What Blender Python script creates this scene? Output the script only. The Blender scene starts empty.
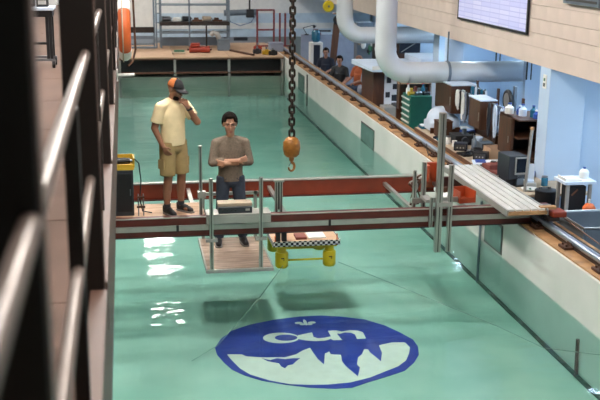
import bpy, math, random
from math import pi, sin, cos, radians, atan, sqrt
from mathutils import Vector, Matrix
from mathutils.geometry import tessellate_polygon

random.seed(7)
SC = bpy.context.scene
COL = SC.collection
R = radians

# ------------------------------------------------------------------ camera
CAM_POS = Vector((0, 0, 4.0))
PITCH, YAW, ROLL = R(14.4734), R(9.9250), R(0.6)
cd = bpy.data.cameras.new('camera')
cd.sensor_width = 36.0
cd.lens = 36.0 * 1000.0 / 600.0
cd.clip_start = 0.05
cd.dof.use_dof = True
cd.dof.focus_distance = 12.6
cd.dof.aperture_fstop = 3.6
cam = bpy.data.objects.new('camera', cd)
COL.objects.link(cam)
fw = Vector((sin(YAW) * cos(PITCH), cos(YAW) * cos(PITCH), -sin(PITCH)))
rt0 = Vector((cos(YAW), -sin(YAW), 0))
up0 = rt0.cross(fw)
rt = rt0 * cos(ROLL) + up0 * sin(ROLL)
upv = up0 * cos(ROLL) - rt0 * sin(ROLL)
mw = Matrix.Identity(4)
for i in range(3):
    mw[i][0], mw[i][1], mw[i][2], mw[i][3] = rt[i], upv[i], -fw[i], CAM_POS[i]
cam.matrix_world = mw
SC.camera = cam

# ------------------------------------------------------------------ world, exposure
W = bpy.data.worlds.new('world')
SC.world = W
W.use_nodes = True
W.node_tree.nodes['Background'].inputs[0].default_value = (0.75, 0.85, 1.0, 1)
W.node_tree.nodes['Background'].inputs[1].default_value = 0.3
SC.view_settings.view_transform = 'Standard'
SC.view_settings.look = 'None'
SC.view_settings.gamma = 1.0
SC.view_settings.use_curve_mapping = False
SC.view_settings.exposure = 1.2
SC.cycles.max_bounces = 8
SC.cycles.transparent_max_bounces = 12
SC.cycles.caustics_reflective = False
SC.cycles.caustics_refractive = False

# lamp strengths (the lamps themselves are built in lamp builders below)
HALL_POWER = 62.0
BAY_POWER = 27.0

# ------------------------------------------------------------------ materials
def s2l(c):
    c = c / 255.0
    return c / 12.92 if c <= 0.04045 else ((c + 0.055) / 1.055) ** 2.4
def rgb(h):
    h = h.lstrip('#')
    return tuple(s2l(int(h[i:i + 2], 16)) for i in (0, 2, 4)) + (1,)
MATS = {}
def mat(name, col, rough=0.5, metal=0.0, var=0.12, scale=6.0, bump=0.0, bscale=None, col2=None, stretch=None, emit=0.0, coat=0.0):
    if name in MATS:
        return MATS[name]
    m = bpy.data.materials.new(name)
    m.use_nodes = True
    nt = m.node_tree
    b = nt.nodes['Principled BSDF']
    c1 = rgb(col)
    c2 = rgb(col2) if col2 else tuple(max(0, v * (1 - 2.2 * var)) for v in c1[:3]) + (1,)
    tc = nt.nodes.new('ShaderNodeTexCoord')
    mp = nt.nodes.new('ShaderNodeMapping')
    if stretch:
        mp.inputs['Scale'].default_value = stretch
    nt.links.new(tc.outputs['Object'], mp.inputs['Vector'])
    n = nt.nodes.new('ShaderNodeTexNoise')
    n.inputs['Scale'].default_value = scale
    n.inputs['Detail'].default_value = 4
    nt.links.new(mp.outputs[0], n.inputs['Vector'])
    rp = nt.nodes.new('ShaderNodeValToRGB')
    rp.color_ramp.elements[0].position = 0.3
    rp.color_ramp.elements[1].position = 0.7
    rp.color_ramp.elements[0].color = c2
    rp.color_ramp.elements[1].color = c1
    nt.links.new(n.outputs['Fac'], rp.inputs[0])
    nt.links.new(rp.outputs[0], b.inputs['Base Color'])
    b.inputs['Roughness'].default_value = rough
    b.inputs['Metallic'].default_value = metal
    if coat:
        b.inputs['Coat Weight'].default_value = coat
    if emit:
        nt.links.new(rp.outputs[0], b.inputs['Emission Color'])
        b.inputs['Emission Strength'].default_value = emit
    if bump:
        bn = nt.nodes.new('ShaderNodeBump')
        bn.inputs['Strength'].default_value = bump
        bn.inputs['Distance'].default_value = 0.01
        if bscale:
            n2 = nt.nodes.new('ShaderNodeTexNoise')
            n2.inputs['Scale'].default_value = bscale
            nt.links.new(mp.outputs[0], n2.inputs['Vector'])
            nt.links.new(n2.outputs['Fac'], bn.inputs['Height'])
        else:
            nt.links.new(n.outputs['Fac'], bn.inputs['Height'])
        nt.links.new(bn.outputs[0], b.inputs['Normal'])
    MATS[name] = m
    return m

def emat(name, col, strength):
    m = bpy.data.materials.new(name)
    m.use_nodes = True
    nt = m.node_tree
    nt.nodes.clear()
    o = nt.nodes.new('ShaderNodeOutputMaterial')
    e = nt.nodes.new('ShaderNodeEmission')
    e.inputs[0].default_value = col
    e.inputs[1].default_value = strength
    nt.links.new(e.outputs[0], o.inputs[0])
    MATS[name] = m
    return m

mat('wall_white', '#d9d5cc', 0.6, var=0.05, scale=1.5)
mat('pool_paint', '#e6e2d6', 0.6, var=0.08, scale=0.9, col2='#bfcabd')
mat('pool_wall', '#d2cfca', 0.5, var=0.05, scale=1.5, col2='#c4c3bd')
mat('ply_edge', '#b98a5c', 0.7, var=0.25, scale=5, bump=0.3)
mat('ply', '#c2a184', 0.65, var=0.14, scale=3.0, stretch=(1, 6, 1), col2='#a8866a')
mat('ply_worn', '#b9a08c', 0.7, var=0.2, scale=3.5, stretch=(1, 7, 1), col2='#7f6c5e')
mat('red_beam', '#86351f', 0.42, var=0.14, scale=5, col2='#752a16')
mat('red_dark', '#5c2119', 0.4, var=0.15, scale=5, col2='#471712')
mat('alu', '#b9b6b0', 0.33, 0.85, var=0.06, scale=8)
mat('alu_flat', '#aaa6a0', 0.45, 0.5, var=0.06, scale=8)
mat('alu_bright', '#cbc6bf', 0.45, 0.25, var=0.05, scale=8)
mat('alu_slot', '#54524f', 0.5, 0.6, var=0.1)
mat('steel', '#8d9096', 0.35, 0.9, var=0.1, scale=6)
mat('rail_steel', '#b6c2d6', 0.3, 0.85, var=0.1, scale=4, stretch=(1, .2, 1))
mat('dark_steel', '#3a2f2a', 0.5, 0.4, var=0.2)
mat('rust', '#5f3d2a', 0.7, 0.2, var=0.3, scale=9, bump=0.3)
mat('black', '#17171a', 0.5, var=0.15)
mat('black_gloss', '#101318', 0.2, var=0.1)
mat('charcoal', '#2c2f36', 0.45, var=0.12)
mat('post_brown', '#170e0a', 0.45, 0.1, var=0.15)
mat('fascia_brown', '#523a2f', 0.5, var=0.12, scale=4)
mat('rail_paint', '#695a52', 0.38, 0.45, var=0.1, scale=5)
mat('mezz_floor', '#644a3d', 0.75, var=0.1, scale=1.5, col2='#573f33', bump=0.05)
mat('chain', '#3d322b', 0.4, 0.7, var=0.2, scale=20)
mat('orange_steel', '#a06a28', 0.45, 0.1, var=0.25, scale=18, col2='#7a4a18')
mat('yellow', '#e8cd20', 0.35, var=0.1, scale=5)
mat('yellow_box', '#d4a92c', 0.45, var=0.12, scale=5)
mat('orange_bin', '#a8431f', 0.45, var=0.1)
mat('ring_orange', '#d2632c', 0.55, var=0.12, scale=7)
mat('white_paint', '#e3e1dc', 0.45, var=0.05)
mat('paper', '#e6e6ea', 0.7, var=0.04)
mat('blue_white', '#cdd9ea', 0.5, var=0.04)
mat('bay_wall', '#b9cde4', 0.65, var=0.04, scale=1.0)
mat('bay_floor', '#6f747c', 0.6, var=0.1)
mat('bench_top', '#b9a68f', 0.6, var=0.14, scale=3)
mat('bench_edge', '#6b4a35', 0.6, var=0.2)
mat('cab_brown', '#53321f', 0.45, var=0.22, scale=4, stretch=(4, 4, 0.6), col2='#3d2415')
mat('tool_green', '#1d6656', 0.4, var=0.1)
mat('duct', '#c9ccd0', 0.4, 0.15, var=0.04, scale=2)
mat('block_cream', '#d2bfb3', 0.75, var=0.05, scale=2.5, bump=0.12, bscale=60)
mat('mortar', '#b7a793', 0.9, var=0.08)
mat('ceil', '#6c6f6d', 0.8, var=0.05)
mat('hall_wall', '#7f8886', 0.7, var=0.05, scale=.8)
mat('far_blue', '#bfd0dc', 0.6, var=0.06)
mat('far_grey', '#8d93a3', 0.6, var=0.06)
mat('red_plain', '#a83a24', 0.5, var=0.15)
mat('red_pipe', '#7c2c2c', 0.45, var=0.12)
mat('brown_wood', '#6d4630', 0.6, var=0.2, scale=4, stretch=(3, 3, .5))
mat('logo_blue', '#123399', 0.55, var=0.12, scale=4, col2='#0d2784')
mat('logo_white', '#c6d2c8', 0.6, var=0.04)
mat('skin', '#ae8066', 0.55, var=0.06, scale=14)
mat('skin_tan', '#9a6a50', 0.55, var=0.08, scale=14)
mat('skin_far', '#a97862', 0.55, var=0.06, scale=14)
mat('lips', '#8d4c42', 0.5, var=0.05)
mat('hair_dark', '#1a120e', 0.85, var=0.3, scale=40, bump=0.6)
mat('tee', '#ead2a6', 0.85, var=0.07, scale=9, bump=0.3, bscale=14)
mat('khaki', '#a98e60', 0.85, var=0.1, scale=9, bump=0.4, bscale=14)
mat('sweater', '#7b6c5d', 0.9, var=0.14, scale=60, bump=0.5, bscale=30, col2='#62564a')
mat('jeans', '#39404f', 0.85, var=0.18, scale=10, bump=0.3, bscale=18)
mat('shoe', '#1d1b1d', 0.55, var=0.2)
mat('sole', '#8a8580', 0.7, var=0.1)
mat('cap_orange', '#c06c33', 0.8, var=0.12, scale=20)
mat('cap_black', '#1e1c20', 0.8, var=0.15)
mat('eye_white', '#8f8378', 0.3, var=0.02)
mat('red_cloth', '#a8562f', 0.85, var=0.1)
mat('navy', '#1d2436', 0.8, var=0.15)
mat('cyan_glass', '#2d6a86', 0.2, var=0.1)
mat('blue_plastic', '#2d4fa0', 0.4, var=0.1)
mat('maroon', '#7c4038', 0.6, var=0.12)
mat('cable_blue', '#8fa7c6', 0.5, var=0.3, scale=15, col2='#39455e')
mat('galv', '#7a8590', 0.4, 0.4, var=0.12, scale=3)
mat('window_dark', '#5f7a74', 0.25, 0.1, var=0.1)
mat('dark_green', '#2f4a40', 0.9, var=0.2)
mat('rope', '#8fa598', 0.7, var=0.2)
mat('green_pcb', '#3f7a58', 0.5, var=0.2)
mat('lcd', '#0f1722', 0.15, var=0.1)

MATS['hair_dark'].node_tree.nodes['Principled BSDF'].inputs['Specular IOR Level'].default_value = 0.1

def water_mat():
    m = bpy.data.materials.new('water')
    m.use_nodes = True
    nt = m.node_tree
    nt.nodes.clear()
    L = nt.links.new
    o = nt.nodes.new('ShaderNodeOutputMaterial')
    tc = nt.nodes.new('ShaderNodeTexCoord')
    mp = nt.nodes.new('ShaderNodeMapping'); mp.inputs['Scale'].default_value = (0.42, 1.25, 1.0)
    L(tc.outputs['Object'], mp.inputs['Vector'])
    n1 = nt.nodes.new('ShaderNodeTexNoise'); n1.inputs['Scale'].default_value = 1.7; n1.inputs['Detail'].default_value = 2.5
    n1.inputs['Distortion'].default_value = 0.4
    L(mp.outputs[0], n1.inputs['Vector'])
    bp = nt.nodes.new('ShaderNodeBump'); bp.inputs['Strength'].default_value = 0.4; bp.inputs['Distance'].default_value = 0.036
    n2 = nt.nodes.new('ShaderNodeTexNoise'); n2.inputs['Scale'].default_value = 5.5; n2.inputs['Detail'].default_value = 3
    L(mp.outputs[0], n2.inputs['Vector'])
    ml = nt.nodes.new('ShaderNodeMath'); ml.operation = 'MULTIPLY_ADD'; ml.inputs[1].default_value = 0.18
    L(n2.outputs['Fac'], ml.inputs[0]); L(n1.outputs['Fac'], ml.inputs[2])
    L(ml.outputs[0], bp.inputs['Height'])
    tr = nt.nodes.new('ShaderNodeBsdfTransparent'); tr.inputs[0].default_value = WATER_TINT
    gl = nt.nodes.new('ShaderNodeBsdfGlossy'); gl.inputs['Roughness'].default_value = 0.05
    gl.inputs[0].default_value = (0.95, 1, 1, 1)
    L(bp.outputs[0], gl.inputs['Normal'])
    fr = nt.nodes.new('ShaderNodeFresnel'); fr.inputs[0].default_value = 1.333
    L(bp.outputs[0], fr.inputs['Normal'])
    mx = nt.nodes.new('ShaderNodeMixShader')
    fm_ = nt.nodes.new('ShaderNodeMath'); fm_.operation = 'MULTIPLY'; fm_.inputs[1].default_value = 0.6
    L(fr.outputs[0], fm_.inputs[0]); L(fm_.outputs[0], mx.inputs[0]); L(tr.outputs[0], mx.inputs[1]); L(gl.outputs[0], mx.inputs[2])
    L(mx.outputs[0], o.inputs[0])
    ab = nt.nodes.new('ShaderNodeVolumeAbsorption')
    ab.inputs['Color'].default_value = WATER_COL
    ab.inputs['Density'].default_value = WATER_DENS
    L(ab.outputs[0], o.inputs['Volume'])
    MATS['water'] = m
    m2 = bpy.data.materials.new('water_side')
    m2.use_nodes = True
    nt = m2.node_tree; nt.nodes.clear()
    o = nt.nodes.new('ShaderNodeOutputMaterial'); tr = nt.nodes.new('ShaderNodeBsdfTransparent')
    ab = nt.nodes.new('ShaderNodeVolumeAbsorption')
    ab.inputs['Color'].default_value = WATER_COL; ab.inputs['Density'].default_value = WATER_DENS
    nt.links.new(tr.outputs[0], o.inputs[0]); nt.links.new(ab.outputs[0], o.inputs['Volume'])
    MATS['water_side'] = m2
WATER_TINT = (0.97, 1.0, 0.99, 1)
WATER_COL = (0.40, 0.74, 0.71, 1)
WATER_DENS = 0.18
water_mat()

def checker_mat():
    m = bpy.data.materials.new('checker'); m.use_nodes = True
    nt = m.node_tree; b = nt.nodes['Principled BSDF']
    tc = nt.nodes.new('ShaderNodeTexCoord'); ck = nt.nodes.new('ShaderNodeTexChecker')
    ck.inputs['Scale'].default_value = 1 / 0.034
    ck.inputs['Color1'].default_value = rgb('#ece9e2'); ck.inputs['Color2'].default_value = rgb('#141414')
    mp = nt.nodes.new('ShaderNodeMapping'); mp.inputs['Location'].default_value = (0.003, 0.003, 0.0)
    nt.links.new(tc.outputs['Object'], mp.inputs[0]); nt.links.new(mp.outputs[0], ck.inputs['Vector'])
    nt.links.new(ck.outputs['Color'], b.inputs['Base Color']); b.inputs['Roughness'].default_value = 0.5
    MATS['checker'] = m
checker_mat()

def sheet_mat():
    # a projected spreadsheet: pale lilac with rows and columns of faint cells
    m = bpy.data.materials.new('sheet'); m.use_nodes = True
    nt = m.node_tree; b = nt.nodes['Principled BSDF']
    tc = nt.nodes.new('ShaderNodeTexCoord'); mp = nt.nodes.new('ShaderNodeMapping')
    mp.inputs['Rotation'].default_value = (0, R(90), R(90))
    br = nt.nodes.new('ShaderNodeTexBrick')
    br.offset = 0.0
    br.inputs['Scale'].default_value = 1.0
    br.inputs['Brick Width'].default_value = 0.42
    br.inputs['Row Height'].default_value = 0.075
    br.inputs['Mortar Size'].default_value = 0.008
    br.inputs['Color1'].default_value = rgb('#c4c4e2'); br.inputs['Color2'].default_value = rgb('#b4b6de')
    br.inputs['Mortar'].default_value = rgb('#a6a8d4')
    sp = nt.nodes.new('ShaderNodeSeparateXYZ'); cb = nt.nodes.new('ShaderNodeCombineXYZ')
    nt.links.new(tc.outputs['Object'], sp.inputs[0])
    nt.links.new(sp.outputs['Y'], cb.inputs['X']); nt.links.new(sp.outputs['Z'], cb.inputs['Y'])
    nt.links.new(cb.outputs[0], br.inputs['Vector'])
    nt.links.new(br.outputs['Color'], b.inputs['Base Color'])
    nt.links.new(br.outputs['Color'], b.inputs['Emission Color'])
    b.inputs['Emission Strength'].default_value = 0.12
    MATS['sheet'] = m
sheet_mat()

emat('hall_lamp', (1.0, 0.965, 0.915, 1), HALL_POWER)
emat('bay_lamp', (0.60, 0.81, 1.0, 1), BAY_POWER)

# ------------------------------------------------------------------ mesh helpers
class MB:
    def __init__(s):
        s.v = []; s.f = []
    def add(s, vs, fs):
        o = len(s.v)
        s.v += [tuple(v) for v in vs]
        s.f += [tuple(i + o for i in f) for f in fs]
        return s
    def box(s, x0, x1, y0, y1, z0, z1):
        return s.add([(x0, y0, z0), (x1, y0, z0), (x1, y1, z0), (x0, y1, z0), (x0, y0, z1), (x1, y0, z1), (x1, y1, z1), (x0, y1, z1)],
                     [(0, 3, 2, 1), (4, 5, 6, 7), (0, 1, 5, 4), (1, 2, 6, 5), (2, 3, 7, 6), (3, 0, 4, 7)])
    def cyl(s, p, q, r0, r1=None, n=12, caps=True):
        r1 = r0 if r1 is None else r1
        p = Vector(p); q = Vector(q); d = (q - p).normalized()
        a = d.orthogonal().normalized(); b = d.cross(a)
        vs = []
        for c, r in ((p, r0), (q, r1)):
            for i in range(n):
                t = 2 * pi * i / n
                vs.append(c + a * (r * cos(t)) + b * (r * sin(t)))
        fs = [(i, (i + 1) % n, n + (i + 1) % n, n + i) for i in range(n)]
        if caps:
            fs += [tuple(range(n - 1, -1, -1)), tuple(range(n, 2 * n))]
        return s.add(vs, fs)
    def bar(s, p, q, w, h, up=(0, 0, 1)):
        p = Vector(p); q = Vector(q); d = (q - p).normalized()
        u = Vector(up)
        a = d.cross(u)
        if a.length < 1e-4:
            a = d.cross(Vector((0, 1, 0)))
        a.normalize(); b = a.cross(d)
        vs = [c + a * (sa * w / 2) + b * (sb * h / 2) for c in (p, q) for sa, sb in ((-1, -1), (1, -1), (1, 1), (-1, 1))]
        return s.add(vs, [(0, 1, 2, 3), (7, 6, 5, 4), (0, 4, 5, 1), (1, 5, 6, 2), (2, 6, 7, 3), (3, 7, 4, 0)])
    def tube(s, pts, r, n=8, closed=False):
        pts = [Vector(p) for p in pts]; m = len(pts); vs = []
        up = None
        for i, p in enumerate(pts):
            if closed:
                d = pts[(i + 1) % m] - pts[i - 1]
            else:
                d = pts[min(i + 1, m - 1)] - pts[max(i - 1, 0)]
            d.normalize()
            if up is None:
                up = d.orthogonal().normalized()
            a = (up - d * up.dot(d)).normalized(); up = a; b = d.cross(a)
            rr = r[i] if isinstance(r, (list, tuple)) else r
            for k in range(n):
                t = 2 * pi * k / n
                vs.append(p + a * (rr * cos(t)) + b * (rr * sin(t)))
        fs = []
        for i in range(m if closed else m - 1):
            j = (i + 1) % m
            for k in range(n):
                fs.append((i * n + k, i * n + (k + 1) % n, j * n + (k + 1) % n, j * n + k))
        if not closed:
            fs += [tuple(range(n - 1, -1, -1)), tuple(range((m - 1) * n, m * n))]
        return s.add(vs, fs)
    def lathe(s, prof, n=20, c=(0, 0, 0)):
        # profile of (radius, z); radius 0 at both ends closes the shape
        vs = []; m = len(prof)
        for r, z in prof:
            for k in range(n):
                t = 2 * pi * k / n
                vs.append((c[0] + r * cos(t), c[1] + r * sin(t), c[2] + z))
        fs = [(i * n + k, i * n + (k + 1) % n, (i + 1) * n + (k + 1) % n, (i + 1) * n + k) for i in range(m - 1) for k in range(n)]
        fs += [tuple(range(n - 1, -1, -1)), tuple(range((m - 1) * n, m * n))]
        return s.add(vs, fs)
    def prism(s, poly, z0, z1):
        n = len(poly)
        if sum(poly[i][0] * poly[(i + 1) % n][1] - poly[(i + 1) % n][0] * poly[i][1] for i in range(n)) < 0:
            poly = poly[::-1]
        vs = [(x, y, z0) for x, y in poly] + [(x, y, z1) for x, y in poly]
        tri = tessellate_polygon([[Vector((x, y, 0)) for x, y in poly]])
        fs = []
        for t in tri:
            a, b, c = [Vector(poly[i]) for i in t]
            if (b - a).cross(c - a) < 0:
                t = t[::-1]
            fs.append(tuple(i + n for i in t)); fs.append(tuple(t[::-1]))
        fs += [(i, (i + 1) % n, n + (i + 1) % n, n + i) for i in range(n)]
        return s.add(vs, fs)
    def ball(s, c, rx, ry=None, rz=None, n=14, m=9, rot=None):
        ry = rx if ry is None else ry; rz = rx if rz is None else rz
        vs = []
        for i in range(1, m):
            ph = pi * i / m
            for k in range(n):
                t = 2 * pi * k / n
                vs.append(Vector((rx * sin(ph) * cos(t), ry * sin(ph) * sin(t), rz * cos(ph))))
        vs += [Vector((0, 0, rz)), Vector((0, 0, -rz))]
        if rot is not None:
            vs = [rot @ v for v in vs]
        vs = [v + Vector(c) for v in vs]
        a = (m - 1) * n; fs = []
        for i in range(m - 2):
            for k in range(n):
                fs.append((i * n + k, (i + 1) * n + k, (i + 1) * n + (k + 1) % n, i * n + (k + 1) % n))
        for k in range(n):
            fs.append((a, k, (k + 1) % n)); fs.append((a + 1, (m - 2) * n + (k + 1) % n, (m - 2) * n + k))
        return s.add(vs, fs)
    def loft(s, rings, n=24):
        vs = []; m = len(rings)
        for cx, cy, cz, rx, ry in rings:
            for k in range(n):
                t = 2 * pi * k / n
                vs.append((cx + rx * cos(t), cy + ry * sin(t), cz))
        fs = [(i * n + k, i * n + (k + 1) % n, (i + 1) * n + (k + 1) % n, (i + 1) * n + k) for i in range(m - 1) for k in range(n)]
        fs += [tuple(range(n - 1, -1, -1)), tuple(range((m - 1) * n, m * n))]
        return s.add(vs, fs)
    def cap(s, p, q, r0, r1, n=12):
        # a tapered limb with round ends
        s.cyl(p, q, r0, r1, n); s.ball(p, r0, n=n, m=8); s.ball(q, r1, n=n, m=8); return s
    def mesh(s, name):
        me = bpy.data.meshes.new(name)
        me.from_pydata(s.v, [], s.f); me.update(); return me
    def build(s, name, m, parent=None, loc=None, smooth=False, bevel=0.0, rz=0.0, rot=None):
        me = s.mesh(name); me.materials.append(MATS[m])
        if smooth:
            me.polygons.foreach_set('use_smooth', [True] * len(me.polygons))
        o = bpy.data.objects.new(name, me); COL.objects.link(o)
        if parent is not None: o.parent = parent
        if loc is not None: o.location = loc
        if rz: o.rotation_euler = (0, 0, rz)
        if rot is not None: o.rotation_euler = rot
        if bevel:
            bv = o.modifiers.new('bevel', 'BEVEL'); bv.width = bevel; bv.segments = 2; bv.limit_method = 'ANGLE'; bv.angle_limit = R(40)
        elif smooth:
            auto_smooth(o)
        return o
def auto_smooth(o):
    me = o.data
    # mark sharp edges by angle so that caps stay crisp
    import bmesh
    bm = bmesh.new(); bm.from_mesh(me)
    for e in bm.edges:
        if len(e.link_faces) == 2 and e.calc_face_angle(0) > R(42):
            e.smooth = False
    bm.to_mesh(me); bm.free()

def tag(o, label, cat, group=None):
    o['label'] = label; o['category'] = cat
    if group: o['group'] = group
    return o
def thing(name, label, cat, loc=(0, 0, 0), rz=0.0, group=None):
    o = bpy.data.objects.new(name, None); COL.objects.link(o)
    o.empty_display_size = 0.2
    o.location = loc; o.rotation_euler = (0, 0, rz)
    return tag(o, label, cat, group)
def struct(o):
    o['kind'] = 'structure'; return o
def share(src, name, parent, loc=(0, 0, 0), rot=(0, 0, 0), scale=None):
    o = bpy.data.objects.new(name, src.data); COL.objects.link(o); o.parent = parent; o.location = loc; o.rotation_euler = rot
    if scale: o.scale = scale
    return o
def copy_tree(root, loc, rz=None, label=None):
    r = root.copy(); COL.objects.link(r); r.location = loc
    if rz is not None: r.rotation_euler = (0, 0, rz)
    if label: r['label'] = label
    for ch in list(root.children):
        c = ch.copy(); COL.objects.link(c); c.parent = r
        for g in list(ch.children):
            d = g.copy(); COL.objects.link(d); d.parent = c
    return r
def solid(mb, voxel, smooth_it=4, name='body', m='skin', parent=None, rz=0):
    # fuse overlapping limbs into one continuous skin
    tmp = bpy.data.objects.new('tmp', mb.mesh('tmp')); COL.objects.link(tmp)
    md = tmp.modifiers.new('r', 'REMESH'); md.mode = 'VOXEL'; md.voxel_size = voxel; md.use_smooth_shade = True
    if smooth_it:
        sm = tmp.modifiers.new('s', 'SMOOTH'); sm.factor = 0.5; sm.iterations = smooth_it
    dg = bpy.context.evaluated_depsgraph_get()
    me = bpy.data.meshes.new_from_object(tmp.evaluated_get(dg))
    bpy.data.objects.remove(tmp)
    me.name = name; me.materials.clear(); me.materials.append(MATS[m])
    me.polygons.foreach_set('use_smooth', [True] * len(me.polygons))
    o = bpy.data.objects.new(name, me); COL.objects.link(o)
    if parent is not None: o.parent = parent
    return o

# ------------------------------------------------------------------ the shell
PXL, PXR = -0.25, 4.80         # pool sides
ZF = -0.62                      # painted tank floor as it shows through the water
WT = 0.58                       # top of tank wall
YN, YD, YF = -4.0, 30.4, 38.0   # near end, dock front, far wall
LAB = -0.40                     # lab floor
XU, ZU = 5.90, 2.30             # upper block wall: plane and lower edge
CEIL = 7.2
MEZ = 2.42                      # mezzanine floor

struct(MB().box(PXL - .3, PXR + .05, YN - .3, 34.6, ZF - .2, ZF).build('floor', 'pool_paint'))
struct(MB().box(PXR, PXR + .5, YN, 34.6, ZF - .2, WT).build('wall_tank_right', 'pool_wall', bevel=.01))
struct(MB().box(PXL - .3, PXL, YN, 34.6, ZF - .2, WT).build('wall_tank_left', 'pool_wall', bevel=.01))
struct(MB().box(PXL, PXR, 34.3, 34.6, ZF - .2, WT - .05).build('wall_tank_far', 'pool_wall'))
struct(MB().box(PXL, PXR, 30.52, 30.62, ZF, -.02).build('wall_pale_added', 'pool_paint'))  # pale wall added so the water before the dock looks bright
struct(MB().box(PXL, PXR, YN - .2, YN, ZF - .2, WT).build('wall_tank_near', 'pool_wall'))
struct(MB().box(PXR + .5, 9.4, YN, YF, LAB - .1, LAB).build('floor_lab', 'bay_floor'))
struct(MB().box(-6, PXR + .5, 34.6, YF, -.1, .5).build('floor_far', 'bay_floor'))
struct(MB().box(-6, PXL - .3, YN, 34.6, .3, .5).build('floor_left', 'bay_floor'))
struct(MB().box(-6, 9.4, YF, YF + .2, LAB, CEIL).build('wall_far', 'hall_wall'))
struct(MB().box(9.4, 9.6, YN, YF, LAB, ZU + .3).build('wall_bay_back', 'bay_wall'))
struct(MB().box(XU + .25, 9.6, YN, YF, ZU + .16, ZU + .3).build('ceiling_bay', 'ceil'))
struct(MB().box(-6.2, XU + .25, YN, YF, CEIL, CEIL + .1).build('ceiling', 'ceil'))
struct(MB().box(-6.2, -6, YN, YF, -.5, CEIL).build('wall_left', 'hall_wall'))
struct(MB().box(-6, 9.4, YN - .3, YN - .2, LAB, CEIL).build('wall_near', 'hall_wall'))
# far wall: blue dado and bright band of windows low down
struct(MB().box(-6, 9.3, YF - .02, YF, 1.38, 2.1).build('trim_10', 'white_paint'))
struct(MB().box(-.2, 9.3, YF - .03, YF, .5, .80).build('trim_1', 'far_blue'))
struct(MB().box(-.2, 9.3, YF - .05, YF, .80, 1.02).build('trim_2', 'white_paint'))
struct(MB().box(-.2, 9.3, YF - .03, YF, 1.02, 1.38).build('trim_3', 'far_blue'))

# water
w = MB().box(PXL + .001, PXR - .001, YN + .001, 34.299, ZF + .001, 0)
wo = w.build('water_surface', 'water')
wo.data.materials.append(MATS['water_side'])
for p_ in wo.data.polygons:
    p_.material_index = 0 if p_.normal.z > .5 else 1
tag(wo, 'still green water filling the long towing tank', 'water'); wo['kind'] = 'stuff'

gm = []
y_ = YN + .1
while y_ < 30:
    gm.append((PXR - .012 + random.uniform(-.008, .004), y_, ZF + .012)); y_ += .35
go = MB().tube(gm, .028, 6).build('trim_12', 'dark_green', smooth=True); struct(go)  # dark green bead along the foot of the lab-side tank wall
# upper block wall over the bay, each block of the part in view its own piece
uw = struct(MB().box(XU + .02, XU + .25, YN, YF, ZU, CEIL).build('wall_upper_right', 'mortar'))
struct(MB().box(XU, XU + .02, 25.2, YF, ZU, CEIL).build('trim_4', 'block_cream'))
struct(MB().box(XU, XU + .02, YN, 10.4, ZU, CEIL).build('trim_5', 'block_cream'))
struct(MB().box(XU, XU + .02, 10.4, 25.2, ZU + .25 + 5 * .2, CEIL).build('trim_6', 'block_cream'))
blk = None
struct(MB().box(XU, XU + .03, 10.4, 25.2, ZU, ZU + .25).build('trim_11', 'block_cream', bevel=.002))
ZB = ZU + .25
for r_ in range(5):
    y = 10.4 - (0.2 if r_ % 2 else 0)
    while y < 25.2:
        y0, y1 = max(y, 10.4), min(y + .4, 25.2)
        if y1 - y0 > .05:
            mb = MB().box(0, .03, 0.0008, (y1 - y0) - .0008, .003, .197)
            if abs(y1 - y0 - .4) < 1e-6:
                if blk is None:
                    blk = mb.build('block', 'block_cream', uw, (XU, y0, ZB + r_ * .2))
                else:
                    share(blk, 'block', uw, (XU, y0, ZB + r_ * .2))
            else:
                mb.build('block', 'block_cream', uw, (XU, y0, ZB + r_ * .2))
        y += .4

# bay pier and cross wall
struct(MB().box(XU, XU + .55, 13.30, 13.66, LAB, ZU).build('wall_pier', 'bay_wall', bevel=.008))
struct(MB().box(XU + .55, 9.4, 13.42, 13.62, LAB, ZU + .16).build('wall_cross', 'bay_wall'))
struct(MB().box(6.35, 6.75, 19.9, 20.3, LAB, ZU + .16).build('wall_column', 'bay_wall', bevel=.01))
struct(MB().box(5.85, 6.15, 17.75, 18.0, LAB, ZU).build('wall_column_2', 'bay_wall', bevel=.01))
struct(MB().box(6.9, 9.4, 24.2, 24.4, LAB, ZU + .16).build('wall_bay_far', 'bay_wall'))

# mezzanine (left), its fascia, guard rail
mz = struct(MB().box(-6, -.13, YN, 26, MEZ - .28, MEZ - .03).build('floor_mezzanine', 'mezz_floor'))
slab = None
yy = -2.0
edges = [-3, 1.2, 2.9, 4.35, 5.75, 7.2, 8.7, 10.3, 12.0, 13.8, 15.8, 18, 20.6, 23.2, 26]
for a, b in zip(edges[:-1], edges[1:]):
    MB().box(-6, -.135, a + .006, b - .006, MEZ - .03, MEZ).build('floor_slab', 'mezz_floor', mz)
struct(MB().box(-.13, -.105, YN, 26, MEZ - .3, MEZ + .01).build('trim_7', 'fascia_brown', bevel=.004))

# sill along the right tank wall
struct(MB().box(PXR + .03, PXR + .5, YN, 34.6, WT, WT + .02).build('trim_8', 'ply_edge'))
struct(MB().box(PXL - .3, PXL - .02, YN, 34.6, WT, WT + .02).build('trim_9', 'ply_edge'))

# viewing panes let into the tank wall
def pane(n, y0, y1, z0, z1):
    f = struct(MB().box(PXR - .008, PXR, y0, y1, z0, z1).build('window_%d' % n, 'alu_slot', bevel=.003))
    MB().box(-.004, .004, 0, y1 - y0 - .06, 0, z1 - z0 - .06).build('pane', 'window_dark', f, (PXR - .008, y0 + .03, z0 + .03))
pane(1, 11.95, 12.62, .02, .42)
pane(2, 18.95, 20.1, -.02, .40)
pane(3, 26.9, 27.9, -.05, .44)

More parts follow.
